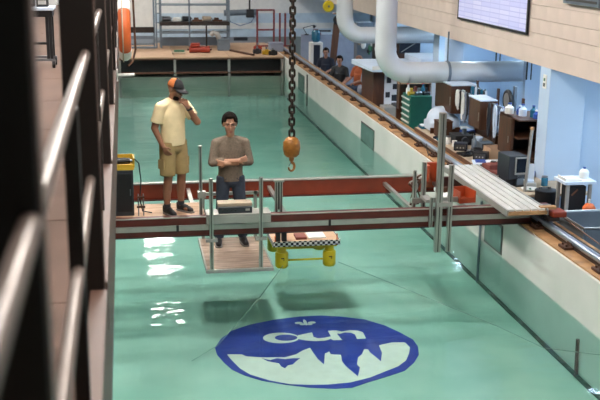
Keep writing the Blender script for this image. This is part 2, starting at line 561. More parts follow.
# ------------------------------------------------------------------ lamps of the hall and the bay, with added ones out of view
def hall_lamp(x, y, label):
    t = thing('hall_lamp', label, 'lamp', (x, y, 6.4), group='high lamps over the hall')
    MB().box(-.48, .48, -.28, .28, .06, .14).build('housing', 'white_paint', t, bevel=.01)
    for sx in (-1, 1):
        MB().cyl((sx * .3, 0, .14), (sx * .3, 0, CEIL - 6.4), .008, n=6).build('hanger', 'steel', t)
    MB().box(-.45, .45, -.25, .25, .03, .06).build('diffuser', 'hall_lamp', t)
for x in (.95,):
    for y in (2.5, 5.7, 8.8, 11.8, 14.5, 17.2, 19.8, 29.6, 35.4):  # row read from water glints, with extra lamps added to brighten and soften shadows
        hall_lamp(x, y, 'unseen rectangular high lamp hung over the left side of the tank')
for y in (4, 12, 20, 28, 35):  # row added over the mezzanine to fill the hall with light
    hall_lamp(-3.2, y, 'added rectangular fill lamp hung unseen over the mezzanine')
def bay_lamp(x, y):
    t = thing('strip_lamp', 'unseen cool white strip lamp fixed under the lab bay ceiling', 'lamp', (x, y, 2.33), group='strip lamps of the lab bay')
    MB().box(-.1, .1, -.65, .65, .06, .12).build('housing', 'white_paint', t, bevel=.005)
    for sx in (-.045, .045):
        MB().cyl((sx, -.6, .035), (sx, .6, .035), .022, n=8).build('tube', 'bay_lamp', t)
for x, y in [(6.42, q) for q in (9.5, 11.6, 14.3, 18.6)] + [(8.0, q) for q in (9.5, 11.6, 14.9, 17.7, 19.3, 21.5, 23.2, 24.9, 26.6, 28.3, 30, 32, 34)]:  # front row read from water glints; back row added to brighten the bay
    bay_lamp(x, y)

# ------------------------------------------------------------------ rails
def rail(x, label, sgn, chairs):
    t = thing('carriage_rail', label, 'rail', (x, 15, WT + .02))
    MB().cyl((0, -18, .075), (0, 18, .075), .043, n=14).build('rail_bar', 'rail_steel', t, smooth=True)
    MB().box(-.03, .03, -18, 18, .0, .04).build('rail_bed', 'dark_steel', t)
    ch = None
    for y in chairs:
        if ch is None:
            m = MB().box(-.14, .07, -.09, .09, 0, .03).box(-.05, .05, -.05, .05, .03, .07)
            m.cyl((-.10, -.05, .03), (-.10, -.05, .055), .014, n=6).cyl((-.10, .05, .03), (-.10, .05, .055), .014, n=6)
            ch = m.build('rail_chair', 'rust', t, (0, y, 0)); ch.scale = (sgn, 1, 1)
        else:
            share(ch, 'rail_chair', t, (0, y, 0), scale=(sgn, 1, 1))
    return t
rail(5.03, 'steel carriage rail on rusty chairs along the lab side of the tank', 1, [(-7.2 + .86 * i) for i in range(28)])
rail(-.42, 'steel carriage rail under the mezzanine edge', -1, [(-7.2 + 1.72 * i) for i in range(14)])
# drag chain / lower pipe beside the rail near the sink
pp = MB().cyl((5.16, 5, WT + .05), (5.16, 12.6, WT + .05), .028, n=10).build('conduit_pipe', 'dark_steel', smooth=True)
tag(pp, 'dark conduit pipe lying on the sill beside the rail and sink', 'pipe')

# ------------------------------------------------------------------ towing carriage
car = thing('towing_carriage', 'red steel towing carriage spanning the tank between both rails', 'carriage', (2.3, 12.4, .6))
def cw(m): return m        # parts below are given in hall coordinates and shifted to the carriage
OX, OY, OZ = 2.3, 12.4, .6
class CB(MB):
    def build(s, name, m, parent=None, **k):
        s.v = [(x - OX, y - OY, z - OZ) for x, y, z in s.v]
        return MB.build(s, name, m, parent, **k)
# front girder: two red flanged channels with an aluminium extrusion between them
XL, XR = -.62, 5.2
fg = CB().box(XL, XR, 11.43, 11.57, .745, .83).build('front_girder', 'red_dark', car, bevel=.004)
CB().box(XL, XR, 11.425, 11.445, .83, .842).build('top_strip', 'alu_flat', fg)
CB().box(XL, 4.95, 11.43, 11.57, .612, .675).build('lower_channel', 'red_dark', car, bevel=.004)
CB().box(XL, 4.92, 11.415, 11.57, .68, .742).build('extrusion', 'alu_flat', car)
CB().box(XL, 4.95, 11.42, 11.58, .602, .612).build('bottom_flange', 'black', car)
for x in (.52, 2.35, 3.6):
    CB().box(x, x + .03, 11.405, 11.42, .675, .75).build('clip', 'black', car)
# rear girder
CB().box(XL, 4.25, 13.27, 13.33, .60, .81).build('rear_girder', 'red_beam', car, bevel=.003)
CB().box(XL, 4.25, 13.25, 13.34, .81, .828).build('rear_top_flange', 'alu_flat', car)
CB().box(XL, 4.25, 13.22, 13.38, .59, .60).build('rear_bottom_flange', 'red_dark', car)
# end trucks over the rails
for xa, xb in ((4.97, 5.11), (-.50, -.34)):
    CB().box(xa, xb, 10.95, 13.75, .755, .80).build('end_truck', 'dark_steel', car, bevel=.006)
    for y in (11.15, 13.55):
        xc = 5.03 if xa > 0 else -.42
        w_ = CB(); w_.cyl((xc - .03, y, .795), (xc + .03, y, .795), .075, n=16).build('wheel', 'dark_steel', car, smooth=True)
CB().box(5.02, 5.20, 10.95, 11.16, .80, .87).build('drive_housing', 'red_beam', car, bevel=.012)
# orange-red bracket at the rear girder's end
b_ = CB().box(4.06, 4.30, 13.20, 13.26, .66, 1.02).box(4.06, 4.10, 13.0, 13.2, .80, 1.02).box(4.26, 4.30, 13.0, 13.2, .80, 1.02)
b_.build('end_bracket', 'orange_bin', car, bevel=.006)
CB().box(4.30, 4.9, 13.20, 13.26, .60, .80).build('end_plate', 'red_dark', car)
# deck boards between the girders on the left
for i in range(3):
    CB().box(-.30, .88, 11.62 + i * .22, 11.83 + i * .22, .775, .80).build('deck_board', 'ply', car, bevel=.003)
CB().box(-.3, .9, 11.60, 11.62, .76, .805).build('deck_edge', 'alu', car)
for x in (-.2, .75):
    CB().box(x, x + .05, 11.57, 13.27, .70, .745).build('joist', 'alu', car)
# cross members in the middle and right
for x in (1.86, 3.5, 4.2):
    CB().box(x, x + .05, 11.57, 13.27, .70, .745).build('joist', 'alu', car)
# vertical T-slot posts
def tslot(bx, x, y, z0, z1, w=.045, name='post', par=None):
    p = bx().box(x - w / 2, x + w / 2, y - w / 2, y + w / 2, z0, z1).build(name, 'alu', par, bevel=.003)
    bx().box(x - .006, x + .006, y - w / 2 - .002, y - w / 2 + .001, z0 + .01, z1 - .01).build('slot', 'alu_slot', p)
    return p
for x, y, z0, z1, w_ in ((3.715, 11.37, .30, 2.04, .075), (3.855, 11.37, .30, 1.40, .055), (3.60, 11.66, .70, 1.38, .055), (3.50, 11.72, .70, 1.26, .04),
                        (1.74, 11.62, .70, 1.21, .035), (1.80, 11.62, .70, 1.21, .035), (.83, 11.64, .80, 1.66, .04), (3.62, 11.37, .62, 1.0, .04)):
    tslot(CB, x, y, z0, z1, w_, 'post', car)
CB().box(1.71, 1.835, 11.60, 11.64, 1.19, 1.215).build('post_cap', 'alu', car)
CB().box(1.762, 1.778, 11.60, 11.63, .85, 1.19).build('post_web', 'alu_slot', car)
CB().box(3.69, 3.88, 11.33, 11.41, .88, .94).build('clamp', 'alu_flat', car, bevel=.004)
CB().box(3.56, 3.66, 11.4, 11.66, .92, .96).build('clamp', 'alu_flat', car, bevel=.004)
CB().box(.79, .89, 11.6, 11.68, 1.02, 1.10).build('clamp', 'alu_flat', car, bevel=.004)
CB().box(3.45, 4.05, 11.63, 11.67, .86, .92).build('clamp_bar', 'alu', car)
# aluminium base plate over the middle of the front girder
CB().box(.87, 1.64, 11.37, 11.62, .845, .875).build('base_plate', 'alu_flat', car, bevel=.003)
CB().box(.87, 1.64, 11.37, 11.40, .76, .845).build('base_plate_lip', 'alu_flat', car, bevel=.003)
# hung work platform
for x in (.93, 1.52):
    tslot(CB, x, 11.37, .20, 1.32, .045, 'hanger_post', car)
    CB().box(x - .07, x + .07, 11.34, 11.40, .545, .585).build('hanger_clamp', 'alu_flat', car, bevel=.004)
for x in (.93, 1.62):
    CB().box(x - .02, x + .02, 12.66, 12.70, .20, .82).build('rear_hanger', 'alu', car)
CB().box(.90, 1.66, 12.66, 12.70, .78, .82).build('rear_hanger_bar', 'alu', car)
for i in range(4):
    CB().box(.88, 1.66, 11.42 + i * .325, 11.738 + i * .325, .165, .19).build('platform_board', 'ply_worn', car, bevel=.003)
CB().box(.86, 1.68, 11.38, 11.42, .145, .185).build('platform_edge', 'alu_flat', car, bevel=.003)
for x in (.86, 1.66):
    CB().box(x, x + .022, 11.42, 12.72, .145, .195).build('platform_edge', 'alu_flat', car, bevel=.003)

# aluminium slatted gangway over the lab side
gw = thing('gangway', 'aluminium slatted gangway laid across the carriage beside the lab', 'gangway', (4.46, 10.98, .845))
for i in range(5):
    x = i * .098
    MB().box(x, x + .076, 0, 2.5, .045, .07).build('slat', 'alu_bright', gw, bevel=.004)
MB().box(-.02, .50, -.02, .05, 0, .045).build('end_bar', 'ply_edge', gw, bevel=.004)
MB().box(-.02, .50, 2.44, 2.5, 0, .045).build('end_bar', 'alu', gw, bevel=.004)
MB().box(-.025, .0, -.02, 2.5, -.01, .07).build('side_beam', 'alu_flat', gw, bevel=.003)
MB().box(.482, .505, -.02, 2.5, -.01, .07).build('side_beam', 'alu_flat', gw, bevel=.003)
MB().box(.42, .62, .02, .10, .045, .085).build('end_cleat', 'ply_edge', gw, bevel=.004)

# orange parts bin on the carriage
def open_bin(name, label, loc, w, d, h, th, m, rz=0, cat='bin', group=None):
    t = thing(name, label, cat, loc, rz, group)
    MB().box(-w / 2, w / 2, -d / 2, d / 2, 0, th).build('base', m, t)
    for sx in (-1, 1):
        x = sx * (w / 2 - th / 2)
        MB().box(x - th / 2, x + th / 2, -d / 2, d / 2, th, h).build('side_panel', m, t, bevel=.003)
    MB().box(-w / 2 + th, w / 2 - th, d / 2 - th, d / 2, th, h).build('back_panel', m, t, bevel=.003)
    MB().box(-w / 2 + th, w / 2 - th, -d / 2, -d / 2 + th, th, h * .45).build('front_panel', m, t, bevel=.003)
    return t
open_bin('parts_bin', 'open orange parts bin standing on the carriage by the gangway', (4.15, 11.76, .845), .22, .30, .15, .012, 'orange_bin', R(8))
rg = thing('rag_bundle', 'crumpled white rag lying beside the orange parts bin', 'rag', (3.95, 11.74, .845))
m = MB()
for i in range(9):
    m.ball((random.uniform(-.06, .06), random.uniform(-.07, .07), random.uniform(.03, .08)), .04, .05, .035, n=10, m=7)
solid(m, .012, 3, 'cloth', 'white_paint', rg)
sb = thing('wooden_block', 'brown wooden block standing behind the orange parts bin', 'block', (4.15, 12.08, .745))
MB().box(-.15, .15, -.02, .02, 0, .20).build('board', 'brown_wood', sb, bevel=.004)
MB().box(-.14, .14, .02, .05, .02, .06).build('batten', 'brown_wood', sb, bevel=.004)
cbun = thing('cable_bundle', 'grey cable bundle tied to the carriage posts', 'cables', (3.62, 11.95, .745))
for k in range(5):
    pts = [(-.10 + .03 * k + .05 * sin(i * .8 + k), -.05 + .02 * k, .02 + .36 * sin(i * pi / 12) * (0.8 + .06 * k)) for i in range(13)]
    MB().tube(pts, .012, 7).build('cable', 'alu_flat' if k % 2 else 'rust', cbun, smooth=True)

# instrument box on the base plate
ib = thing('instrument_box', 'grey-green instrument box with a tan lid on the carriage plate', 'instrument', (1.22, 11.50, .875))
MB().box(-.20, .20, -.10, .10, .0, .075).build('case', 'charcoal', ib, bevel=.006)
MB().box(-.205, .205, -.06, .11, .075, .115).build('lid', 'bench_top', ib, bevel=.006)
MB().box(.12, .17, -.105, -.1, .03, .055).build('label_plate', 'alu_flat', ib)
for i in range(4):
    MB().cyl((-.15 + i * .05, -.1, .04), (-.15 + i * .05, -.112, .04), .01, n=8).build('knob', 'black', ib)

# black battery cabinet with yellow crate on the carriage's left
bc = thing('battery_cabinet', 'black cabinet on the carriage deck carrying a yellow crate', 'cabinet', (-.07, 11.85, .80))
MB().box(-.11, .11, -.12, .12, .0, .56).build('body', 'charcoal', bc, bevel=.006)
MB().box(-.09, .09, -.126, -.12, .05, .52).build('door', 'black', bc, bevel=.004)
MB().cyl((.07, -.13, .25), (.07, -.13, .33), .006, n=6).build('handle', 'steel', bc)
yc = thing('yellow_crate', 'yellow tool crate on top of the black cabinet', 'crate', (-.06, 11.85, 1.36))
MB().box(-.11, .11, -.12, .12, 0, .03).build('base', 'yellow_box', yc, bevel=.003)
for sx in (-1, 1):
    MB().box(sx * .11 - .01, sx * .11 + .01, -.12, .12, .03, .14).build('side_panel', 'yellow_box', yc, bevel=.003)
MB().box(-.10, .10, .105, .12, .03, .15).build('back_panel', 'yellow_box', yc, bevel=.003)
MB().box(-.10, .10, -.12, -.105, .03, .07).build('front_panel', 'yellow_box', yc, bevel=.003)
dr = thing('power_tool', 'black power tool lying in the yellow crate', 'tool', (-.06, 11.84, 1.39))
MB().cyl((-.085, 0, .06), (.07, 0, .06), .042, .036, n=14).build('motor', 'black', dr, smooth=True)
MB().cyl((.07, 0, .06), (.095, 0, .06), .018, .012, n=10).build('chuck', 'steel', dr, smooth=True)
MB().box(-.05, -.01, -.02, .02, 0, .05).build('grip', 'charcoal', dr, bevel=.005)
pc = MB().tube([(.05, 11.85, 1.48), (.11, 11.84, 1.42), (.13, 11.83, 1.2), (.11, 11.82, .98), (.14, 11.82, .83), (.25, 11.8, .812)], .008, 7).build('power_cable', 'black', smooth=True)
tag(pc, 'black power cable hanging from the yellow crate to the deck', 'cable')
cl = thing('clamp_stand', 'small steel clamp stand beside the black cabinet', 'stand', (.12, 11.72, .80))
for dx in (-.03, .03):
    MB().cyl((dx, 0, 0), (dx, 0, .27), .008, n=8).build('rod', 'steel', cl, smooth=True)
MB().box(-.05, .05, -.012, .012, .10, .12).build('crosspiece', 'rust', cl)
MB().box(-.045, .045, -.012, .012, .22, .24).build('crosspiece', 'rust', cl)

# ------------------------------------------------------------------ floating model: four yellow columns, two pontoons, deck with checker strip
fm = thing('model_platform', 'yellow four-column floating model with checkered deck edge under the carriage', 'model', (2.19, 12.42, 0))
for sx in (-1, 1):
    for sy in (-1, 1):
        c = MB().lathe([(.0, -.04), (.07, -.04), (.085, -.02), (.085, .15), (.075, .165), (.06, .165), (.06, .25), (0, .25)], 20).build('column', 'yellow', fm, (sx * .31, sy * .36, 0), smooth=True)
        if sy < 0:
            MB().box(-.02, .02, -.004, .002, -.006, .006).box(.012, .02, -.004, .002, -.03, .006).build('draft_mark', 'black', c, (0, -.084, .10))
    MB().box(sx * .31 - .09, sx * .31 + .09, -.42, .42, .225, .262).build('column_beam', 'yellow', fm, bevel=.01)
for y in (-.36, .36):
    MB().cyl((-.31, y, .05), (.31, y, .05), .014, n=8).build('brace', 'yellow', fm, smooth=True)
    MB().box(-.31, .31, y - .02, y + .02, .20, .23).build('deck_beam', 'yellow', fm)
MB().box(-.43, .43, -.44, .42, .285, .305).build('deck', 'ply', fm, bevel=.003)
ck = MB().box(-.43, .43, -.447, -.44, .255, .323).build('checker_strip', 'checker', fm)
for sx in (-1, 1):
    MB().box(sx * .433 - .003, sx * .433 + .003, -.44, .42, .255, .323).build('checker_strip', 'checker', fm)
for x, y in ((-.36, -.34), (-.28, -.34)):
    MB().box(x - .03, x + .03, y - .04, y + .04, .305, .45).build('load_cell', 'charcoal', fm, bevel=.005)
MB().box(.05, .28, -.3, .0, .305, .32).build('sensor_board', 'white_paint', fm, bevel=.003)
MB().box(-.12, .02, -.33, -.13, .305, .34).build('sensor_box', 'maroon', fm, bevel=.004)
for sx in (-.40, .40):
    MB().cyl((sx, -.40, .305), (sx, -.40, .39), .008, n=8).build('marker_pin', 'ring_orange', fm)

def rope(label, pts, r=.004):
    o = MB().tube(pts, r, 6).build('mooring_line', 'rope', smooth=True)
    return tag(o, label, 'rope')
rope('mooring line running from the yellow model under the water towards the mezzanine', [(1.88, 11.94, .02), (1.55, 11.6, -.25), (.95, 10.9, -.58), (.62, 10.55, -.605)])
rope('mooring line running from the yellow model to the lab side tank wall', [(2.60, 11.95, .03), (3.2, 11.0, -.02), (3.9, 9.7, -.04), (4.18, 9.1, -.06), (4.79, 8.9, -.10)])
# thin pipes down the tank wall
p1 = MB().cyl((4.77, 12.72, WT - .02), (4.77, 12.72, ZF), .018, n=10).build('wall_pipe', 'galv', smooth=True)
tag(p1, 'thin grey pipe down the tank wall beside a pane', 'pipe')
p2 = MB().tube([(4.775, 9.55, -.18), (4.775, 9.54, -.4), (4.775, 9.52, ZF)], .02, 10).build('drain_pipe', 'dark_steel', smooth=True)
tag(p2, 'short dark pipe stub under water on the tank wall', 'pipe')
p3 = MB().box(4.772, 4.795, 26.4, 26.46, -.3, .55).build('wall_ladder_rail', 'alu_slot'); tag(p3, 'narrow dark strip fixed upright to the far tank wall', 'strip')
hc = MB().tube([(4.78, 15.4, .20), (4.82, 15.45, .5), (4.86, 15.55, .63), (4.93, 15.9, .66), (5.0, 16.1, .70)], .008, 6).build('hanging_wire', 'black', smooth=True)
tag(hc, 'thin black wire hanging over the tank wall from the rail', 'wire')
bt = thing('blue_clamp', 'small blue hand clamp lying on the sill under the rail', 'clamp', (4.86, 14.56, WT + .02))
MB().box(-.05, .05, -.10, .10, 0, .03).build('jaw', 'blue_plastic', bt, bevel=.008)
MB().cyl((0, .1, .015), (0, .2, .015), .01, n=8).build('screw', 'steel', bt, smooth=True)

# ------------------------------------------------------------------ logo painted on the tank floor
OUT = [(0.918, 10.926), (1.014, 11.19), (1.171, 11.425), (1.413, 11.591), (1.746, 11.714), (2.076, 11.772), (2.334, 11.77), (2.58, 11.699), (2.872, 11.55), (3.071, 11.315), (3.195, 11.063), (3.291, 10.824), (3.29, 10.607), (3.234, 10.376), (3.113, 10.163), (2.952, 9.966), (2.752, 9.861), (2.497, 9.742), (2.27, 9.623), (2.085, 9.626), (1.825, 9.69), (1.573, 9.804), (1.341, 9.941), (1.174, 10.097), (1.05, 10.276), (0.981, 10.48), (0.923, 10.718)]
LOW = [(1.037, 10.701), (1.208, 10.676), (1.246, 10.612), (1.424, 10.557), (1.685, 10.518), (1.824, 10.584), (1.924, 10.688), (2.018, 10.749), (2.029, 10.613), (2.049, 10.407), (2.09, 10.259), (2.161, 10.564), (2.187, 10.575), (2.219, 10.614), (2.224, 10.525), (2.336, 10.494), (2.309, 10.311), (2.324, 10.169), (2.361, 10.027), (2.397, 9.888), (2.474, 10.119), (2.459, 10.204), (2.514, 10.395), (2.58, 10.473), (2.637, 10.612), (2.683, 10.606), (2.685, 10.516), (2.715, 10.394), (2.748, 10.246), (2.824, 10.495), (2.84, 10.704), (3.017, 10.77), (3.17, 10.748), (3.188, 10.591), (3.127, 10.421), (3.038, 10.231), (2.904, 10.083), (2.725, 9.972), (2.522, 9.843), (2.277, 9.749), (2.031, 9.735), (1.838, 9.756), (1.627, 9.806), (1.427, 9.928), (1.232, 10.115), (1.141, 10.29), (1.076, 10.522)]
BIRD = [(1.42, 10.528), (1.503, 10.459), (1.59, 10.503), (1.676, 10.462), (1.771, 10.476), (1.85, 10.465), (1.791, 10.388), (1.744, 10.311), (1.684, 10.292), (1.637, 10.216), (1.602, 10.276), (1.592, 10.361), (1.477, 10.435)]
UU = [(1.944, 11.149), (2.129, 11.219), (2.121, 11.075), (2.166, 11.021), (2.24, 11.026), (2.333, 11.06), (2.332, 11.239), (2.433, 11.241), (2.487, 11.2), (2.421, 11.128), (2.442, 10.933), (2.333, 10.94), (2.318, 10.983), (2.236, 10.941), (2.126, 10.942), (2.012, 10.981), (1.925, 11.041)]
NN = [(2.431, 11.234), (2.497, 11.192), (2.604, 11.222), (2.698, 11.192), (2.746, 11.129), (2.738, 10.937), (2.627, 10.937), (2.635, 11.08), (2.599, 11.141), (2.528, 11.161), (2.446, 11.124)]
LC = (2.1, 10.7)
lg = thing('floor_emblem', 'round blue emblem with upside-down letters and skyline on the tank floor', 'emblem', (LC[0], LC[1], ZF))
def flat(poly): return [(x - LC[0], y - LC[1]) for x, y in poly]
def ell(cx, cy, ax, ay, ux, uy, n=32):
    return [(cx + ax * cos(2 * pi * i / n) + ux * sin(2 * pi * i / n), cy + ay * cos(2 * pi * i / n) + uy * sin(2 * pi * i / n)) for i in range(n)]
MB().prism(flat(OUT), 0, .004).build('blue_disc', 'logo_blue', lg)
MB().prism(flat(LOW), .004, .006).build('pale_field', 'logo_white', lg)
MB().prism(flat(BIRD), .006, .008).build('blue_figure', 'logo_blue', lg)
MB().prism(flat(UU), .004, .006).build('letter', 'logo_white', lg)
MB().prism(flat(NN), .004, .006).build('letter', 'logo_white', lg)
oo = MB()
eo = flat(ell(1.728, 11.101, .214, -.031, .025, .162)); ei = flat(ell(1.79, 11.10, .135, -.02, .016, .098))
n = len(eo)
oo.add([(x, y, .004) for x, y in eo] + [(x, y, .004) for x, y in ei] + [(x, y, .006) for x, y in eo] + [(x, y, .006) for x, y in ei],
       [(2 * n + i, 2 * n + (i + 1) % n, 3 * n + (i + 1) % n, 3 * n + i) for i in range(n)] + [(i, (i + 1) % n, 2 * n + (i + 1) % n, 2 * n + i) for i in range(n)] + [(n + (i + 1) % n, n + i, 3 * n + i, 3 * n + (i + 1) % n) for i in range(n)])
oo.build('letter', 'logo_white', lg)
fl = MB()
for cx, cy, a, b in ((2.02, 11.55, .05, .035), (2.105, 11.555, .022, .10), (2.185, 11.54, .05, .035), (2.06, 11.50, .035, .03), (2.15, 11.49, .035, .03)):
    fl.prism(flat(ell(cx, cy, a, 0, 0, b, 14)), .004, .006)
fl.build('fleur', 'logo_white', lg)

# ------------------------------------------------------------------ hoist chain and hook
hk = thing('hoist_chain', 'heavy dark chain hoist with an orange hook block above the tank', 'hoist', (2.07, 12.5, 1.12))
lk = None
def link_mesh():
    pts = []
    for i in range(20):
        t = 2 * pi * i / 20
        pts.append((.031 * cos(t), 0, .026 * sin(t) + (.026 if sin(t) > 0 else -.026)))
    return MB().tube(pts, .0155, 7, closed=True)
z = .49
i = 0
while z < 2.75:
    rot = (0, 0, R(5 + 90 * (i % 2) + random.uniform(-6, 6)))
    if lk is None:
        lk = link_mesh().build('chain_link', 'chain', hk, (0, 0, z), smooth=True, rot=rot)
    else:
        share(lk, 'chain_link', hk, (0, 0, z), rot)
    z += .078; i += 1
up = MB()
while z < CEIL - 1.12:
    m = link_mesh(); a = R(35 + 90 * (i % 2))
    up.add([(x * cos(a), x * sin(a), zz + z) for x, y_, zz in [(v[0], 0, v[2]) for v in m.v]] if False else [(v[0] * cos(a) - v[1] * sin(a), v[0] * sin(a) + v[1] * cos(a), v[2] + z) for v in m.v], m.f)
    z += .078; i += 1
uo = up.build('upper_chain', 'chain', hk, smooth=True); uo['kind'] = 'stuff'
blkb = MB().lathe([(0, .18), (.05, .185), (.078, .22), (.088, .30), (.085, .38), (.06, .43), (.03, .45), (0, .45)], 18).build('hook_block', 'orange_steel', hk, smooth=True)
blkb.scale = (1.3, 1.0, 1)
MB().box(-.012, .012, -.075, .075, .20, .42).build('block_rib', 'orange_steel', hk, bevel=.005)
MB().lathe([(0, .135), (.03, .135), (.034, .16), (.03, .185), (0, .185)], 14).build('swivel', 'orange_steel', hk, smooth=True)
pts = [(0, 0, .15), (0, 0, .12)] + [(.045 * sin(t), 0, .055 + .055 * cos(t)) for t in [R(a) for a in range(15, 285, 18)]]
MB().tube(pts, [.016, .017] + [.02 - .0006 * k for k in range(15)], 9).build('hook', 'orange_steel', hk, smooth=True, rz=R(25))
MB().bar((-.04, 0, .07), (.005, 0, .125), .012, .008).build('latch', 'steel', hk, rz=R(25))

# ------------------------------------------------------------------ guard rail of the mezzanine
gr = thing('guard_rail', 'dark steel guard rail with pipe rails along the mezzanine edge', 'railing', (-.15, 0, MEZ))
main = [-.9, 1.5, 3.85, 6.2, 8.55, 10.9, 13.25, 15.6, 17.95]
for y in main[1:]:
    xr = .013 if y < 2 else .035
    p = MB().box(-.12 if y < 2 else -.09, xr, y, y + .09, 0, 2.6).build('post', 'post_brown', gr, bevel=.004)
    MB().box(xr, xr + .004, y + .01, y + .08, 0, 2.6).build('post_lit_side', 'fascia_brown', p)  # lighter brown paints the lit pool side; the dark post keeps the shaded face
for y in [q + 1.22 for q in main[1:-1]]:
    MB().box(-.025, .017, y, y + .05, 0, 1.14).build('baluster', 'post_brown', gr, bevel=.003)
for a, b in zip(main[:-1], main[1:]):
    for dx, zz, r in ((.0, 1.163, .019), (.0, .68, .019)):
        MB().cyl((dx, a + .09, zz), (dx, b, zz), r, n=14).build('rail_pipe', 'rail_paint', gr, smooth=True)
    MB().box(-.02, .046, a + .09, b, .02, .23).build('kick_plate', 'fascia_brown', gr, bevel=.003)

# life ring hung on the guard rail
lr = thing('life_ring', 'orange and white life ring hung on the mezzanine guard rail', 'life ring', (-.005, 10.85, 2.74))
def arc(a0, a1, r, rr, n=14):
    return MB().tube([(0, r * cos(R(a0 + (a1 - a0) * i / n)), .35 + r * sin(R(a0 + (a1 - a0) * i / n))) for i in range(n + 1)], rr, 12)
for a0, a1 in ((45, 135), (225, 315)):
    arc(a0, a1, .27, .067).build('white_band', 'white_paint', lr, smooth=True)
for a0, a1 in ((135, 225), (-45, 45)):
    arc(a0, a1, .27, .064, 22).build('orange_segment', 'ring_orange', lr, smooth=True)
MB().tube([(-.02, .345 * cos(R(t)), .35 + .345 * sin(R(t))) for t in range(0, 360, 15)], .008, 6, closed=True).build('grab_rope', 'bench_top', lr, smooth=True)
hs = MB().tube([(.09, 10.95, 3.6), (.10, 10.97, 3.1), (.105, 10.96, 2.86), (.07, 10.9, 2.74), (.02, 10.85, 2.70)], .012, 7).build('ring_rope', 'rust', smooth=True)
tag(hs, 'brown throw rope looped beside the life ring', 'rope')
hb = thing('ring_bracket', 'white peg under the life ring on the mezzanine edge', 'bracket', (-.098, 10.8, 2.58))
MB().cyl((0, 0, .03), (.18, 0, .03), .016, n=10).build('peg', 'white_paint', hb, smooth=True)
MB().box(-.005, .01, -.05, .05, -.03, .09).build('plate', 'white_paint', hb)

# cart on the mezzanine
ct = thing('instrument_cart', 'black trolley table on castors standing on the mezzanine floor', 'cart', (-1.03, 13.2, MEZ))
MB().box(-.30, .16, -.25, .25, .72, .76).build('top', 'blue_white', ct, bevel=.006)
MB().box(-.26, .14, -.2, .2, .64, .72).build('apron', 'black', ct, bevel=.004)
for x in (-.22, .07, .11):
    for y in (-.17, .17):
        MB().box(x - .018, x + .018, y - .018, y + .018, .11, .66).build('leg', 'black', ct)
MB().box(-.25, .15, -.19, -.15, .09, .12).build('base_bar', 'steel', ct, bevel=.004)
MB().box(-.25, .15, .15, .19, .09, .12).build('base_bar', 'steel', ct, bevel=.004)
MB().box(-.22, .12, -.012, .012, .28, .31).build('stretcher', 'black', ct)
for x in (-.21, .13):
    for y in (-.17, .17):
        c = MB().cyl((-.018, 0, 0), (.018, 0, 0), .045, n=14).build('castor', 'black', ct, (x, y, .046), smooth=True)
        MB().box(-.024, .024, -.012, .012, .02, .05).build('fork', 'steel', c)
for k, (x, y) in enumerate(((-.15, .05), (.02, -.05))):
    b = thing('cart_box', ('small black instrument' if k else 'small dark blue instrument') + ' on the mezzanine trolley', 'instrument', (-1.03 + x, 13.2 + y, MEZ + .76))
    MB().box(-.07, .07, -.08, .08, 0, .10).build('case', 'black' if k else 'navy', b, bevel=.006)
    MB().box(-.05, .05, -.085, -.08, .03, .08).build('panel', 'alu_flat', b)

# ------------------------------------------------------------------ far dock
dk = thing('dock', 'plywood topped dock on posts at the far end of the tank', 'dock', (2.27, 30.4, 0))
for i in range(3):
    x = -2.5 + i * 1.67
    MB().box(x + .01, x + 1.66, 0, 2.1, .56, .60).build('deck_panel', 'ply', dk, bevel=.004)
    MB().box(x + .01, x + 1.66, 2.11, 4.3, .56, .60).build('deck_panel', 'ply', dk, bevel=.004)
for i in range(4):
    x = -2.46 + i * 1.64
    MB().box(x - .035, x + .035, .02, .09, ZF, .56).build('post', 'alu_flat', dk)
    MB().box(x - .035, x + .035, 2.0, 2.07, ZF, .56).build('post', 'alu_flat', dk)
MB().box(-2.5, 2.5, .0, .05, .525, .56).build('front_beam', 'brown_wood', dk)
MB().box(-2.5, 2.5, .02, .06, .10, .15).build('lower_beam', 'brown_wood', dk)
MB().box(-2.5, 2.5, .7, .78, .03, .5).build('under_deck_shade', 'black', dk)  # black sheet standing in for the darkness under the deck

# steel shelf rack on the dock
rk = thing('shelf_rack', 'grey steel shelf rack loaded with parts on the far dock', 'rack', (1.15, 33.4, .60))
for x in (0, 2.22):
    for y in (-.25, .25):
        MB().box(x - .03, x + .03, y - .03, y + .03, 0, 1.9).build('upright', 'galv', rk)
MB().box(-.17, -.12, -.28, -.22, 0, 1.9).build('ladder_rail', 'galv', rk)
for z_ in (.2, .5, .8, 1.1, 1.4, 1.7):
    MB().box(-.15, 0, -.27, -.23, z_, z_ + .03).build('ladder_rung', 'galv', rk)
for z_, m_ in ((.46, 'galv'), (.72, 'dark_steel'), (1.36, 'galv')):
    MB().box(-.03, 2.25, -.3, .3, z_, z_ + (.12 if z_ == .72 else .04)).build('shelf', m_, rk, bevel=.005)
MB().box(.9, .95, -.3, -.25, 0, 1.9).build('upright', 'galv', rk)
MB().box(1.45, 1.5, -.3, -.25, .0, .75).build('upright', 'dark_steel', rk)
MB().box(.05, 2.1, .24, .27, .02, .30).build('back_panel', 'galv', rk)
rs = [('grey pipe offcut lying on the rack shelf', 'pipe', 'steel'), ('white coil of hose on the rack shelf', 'coil', 'white_paint'), ('dark motor resting on the rack shelf', 'motor', 'charcoal'),
      ('brown timber offcut on the rack shelf', 'timber', 'brown_wood'), ('pale bucket lying on the rack shelf', 'bucket', 'bench_top'), ('rusty bracket heap end on the rack shelf', 'bracket', 'rust')]
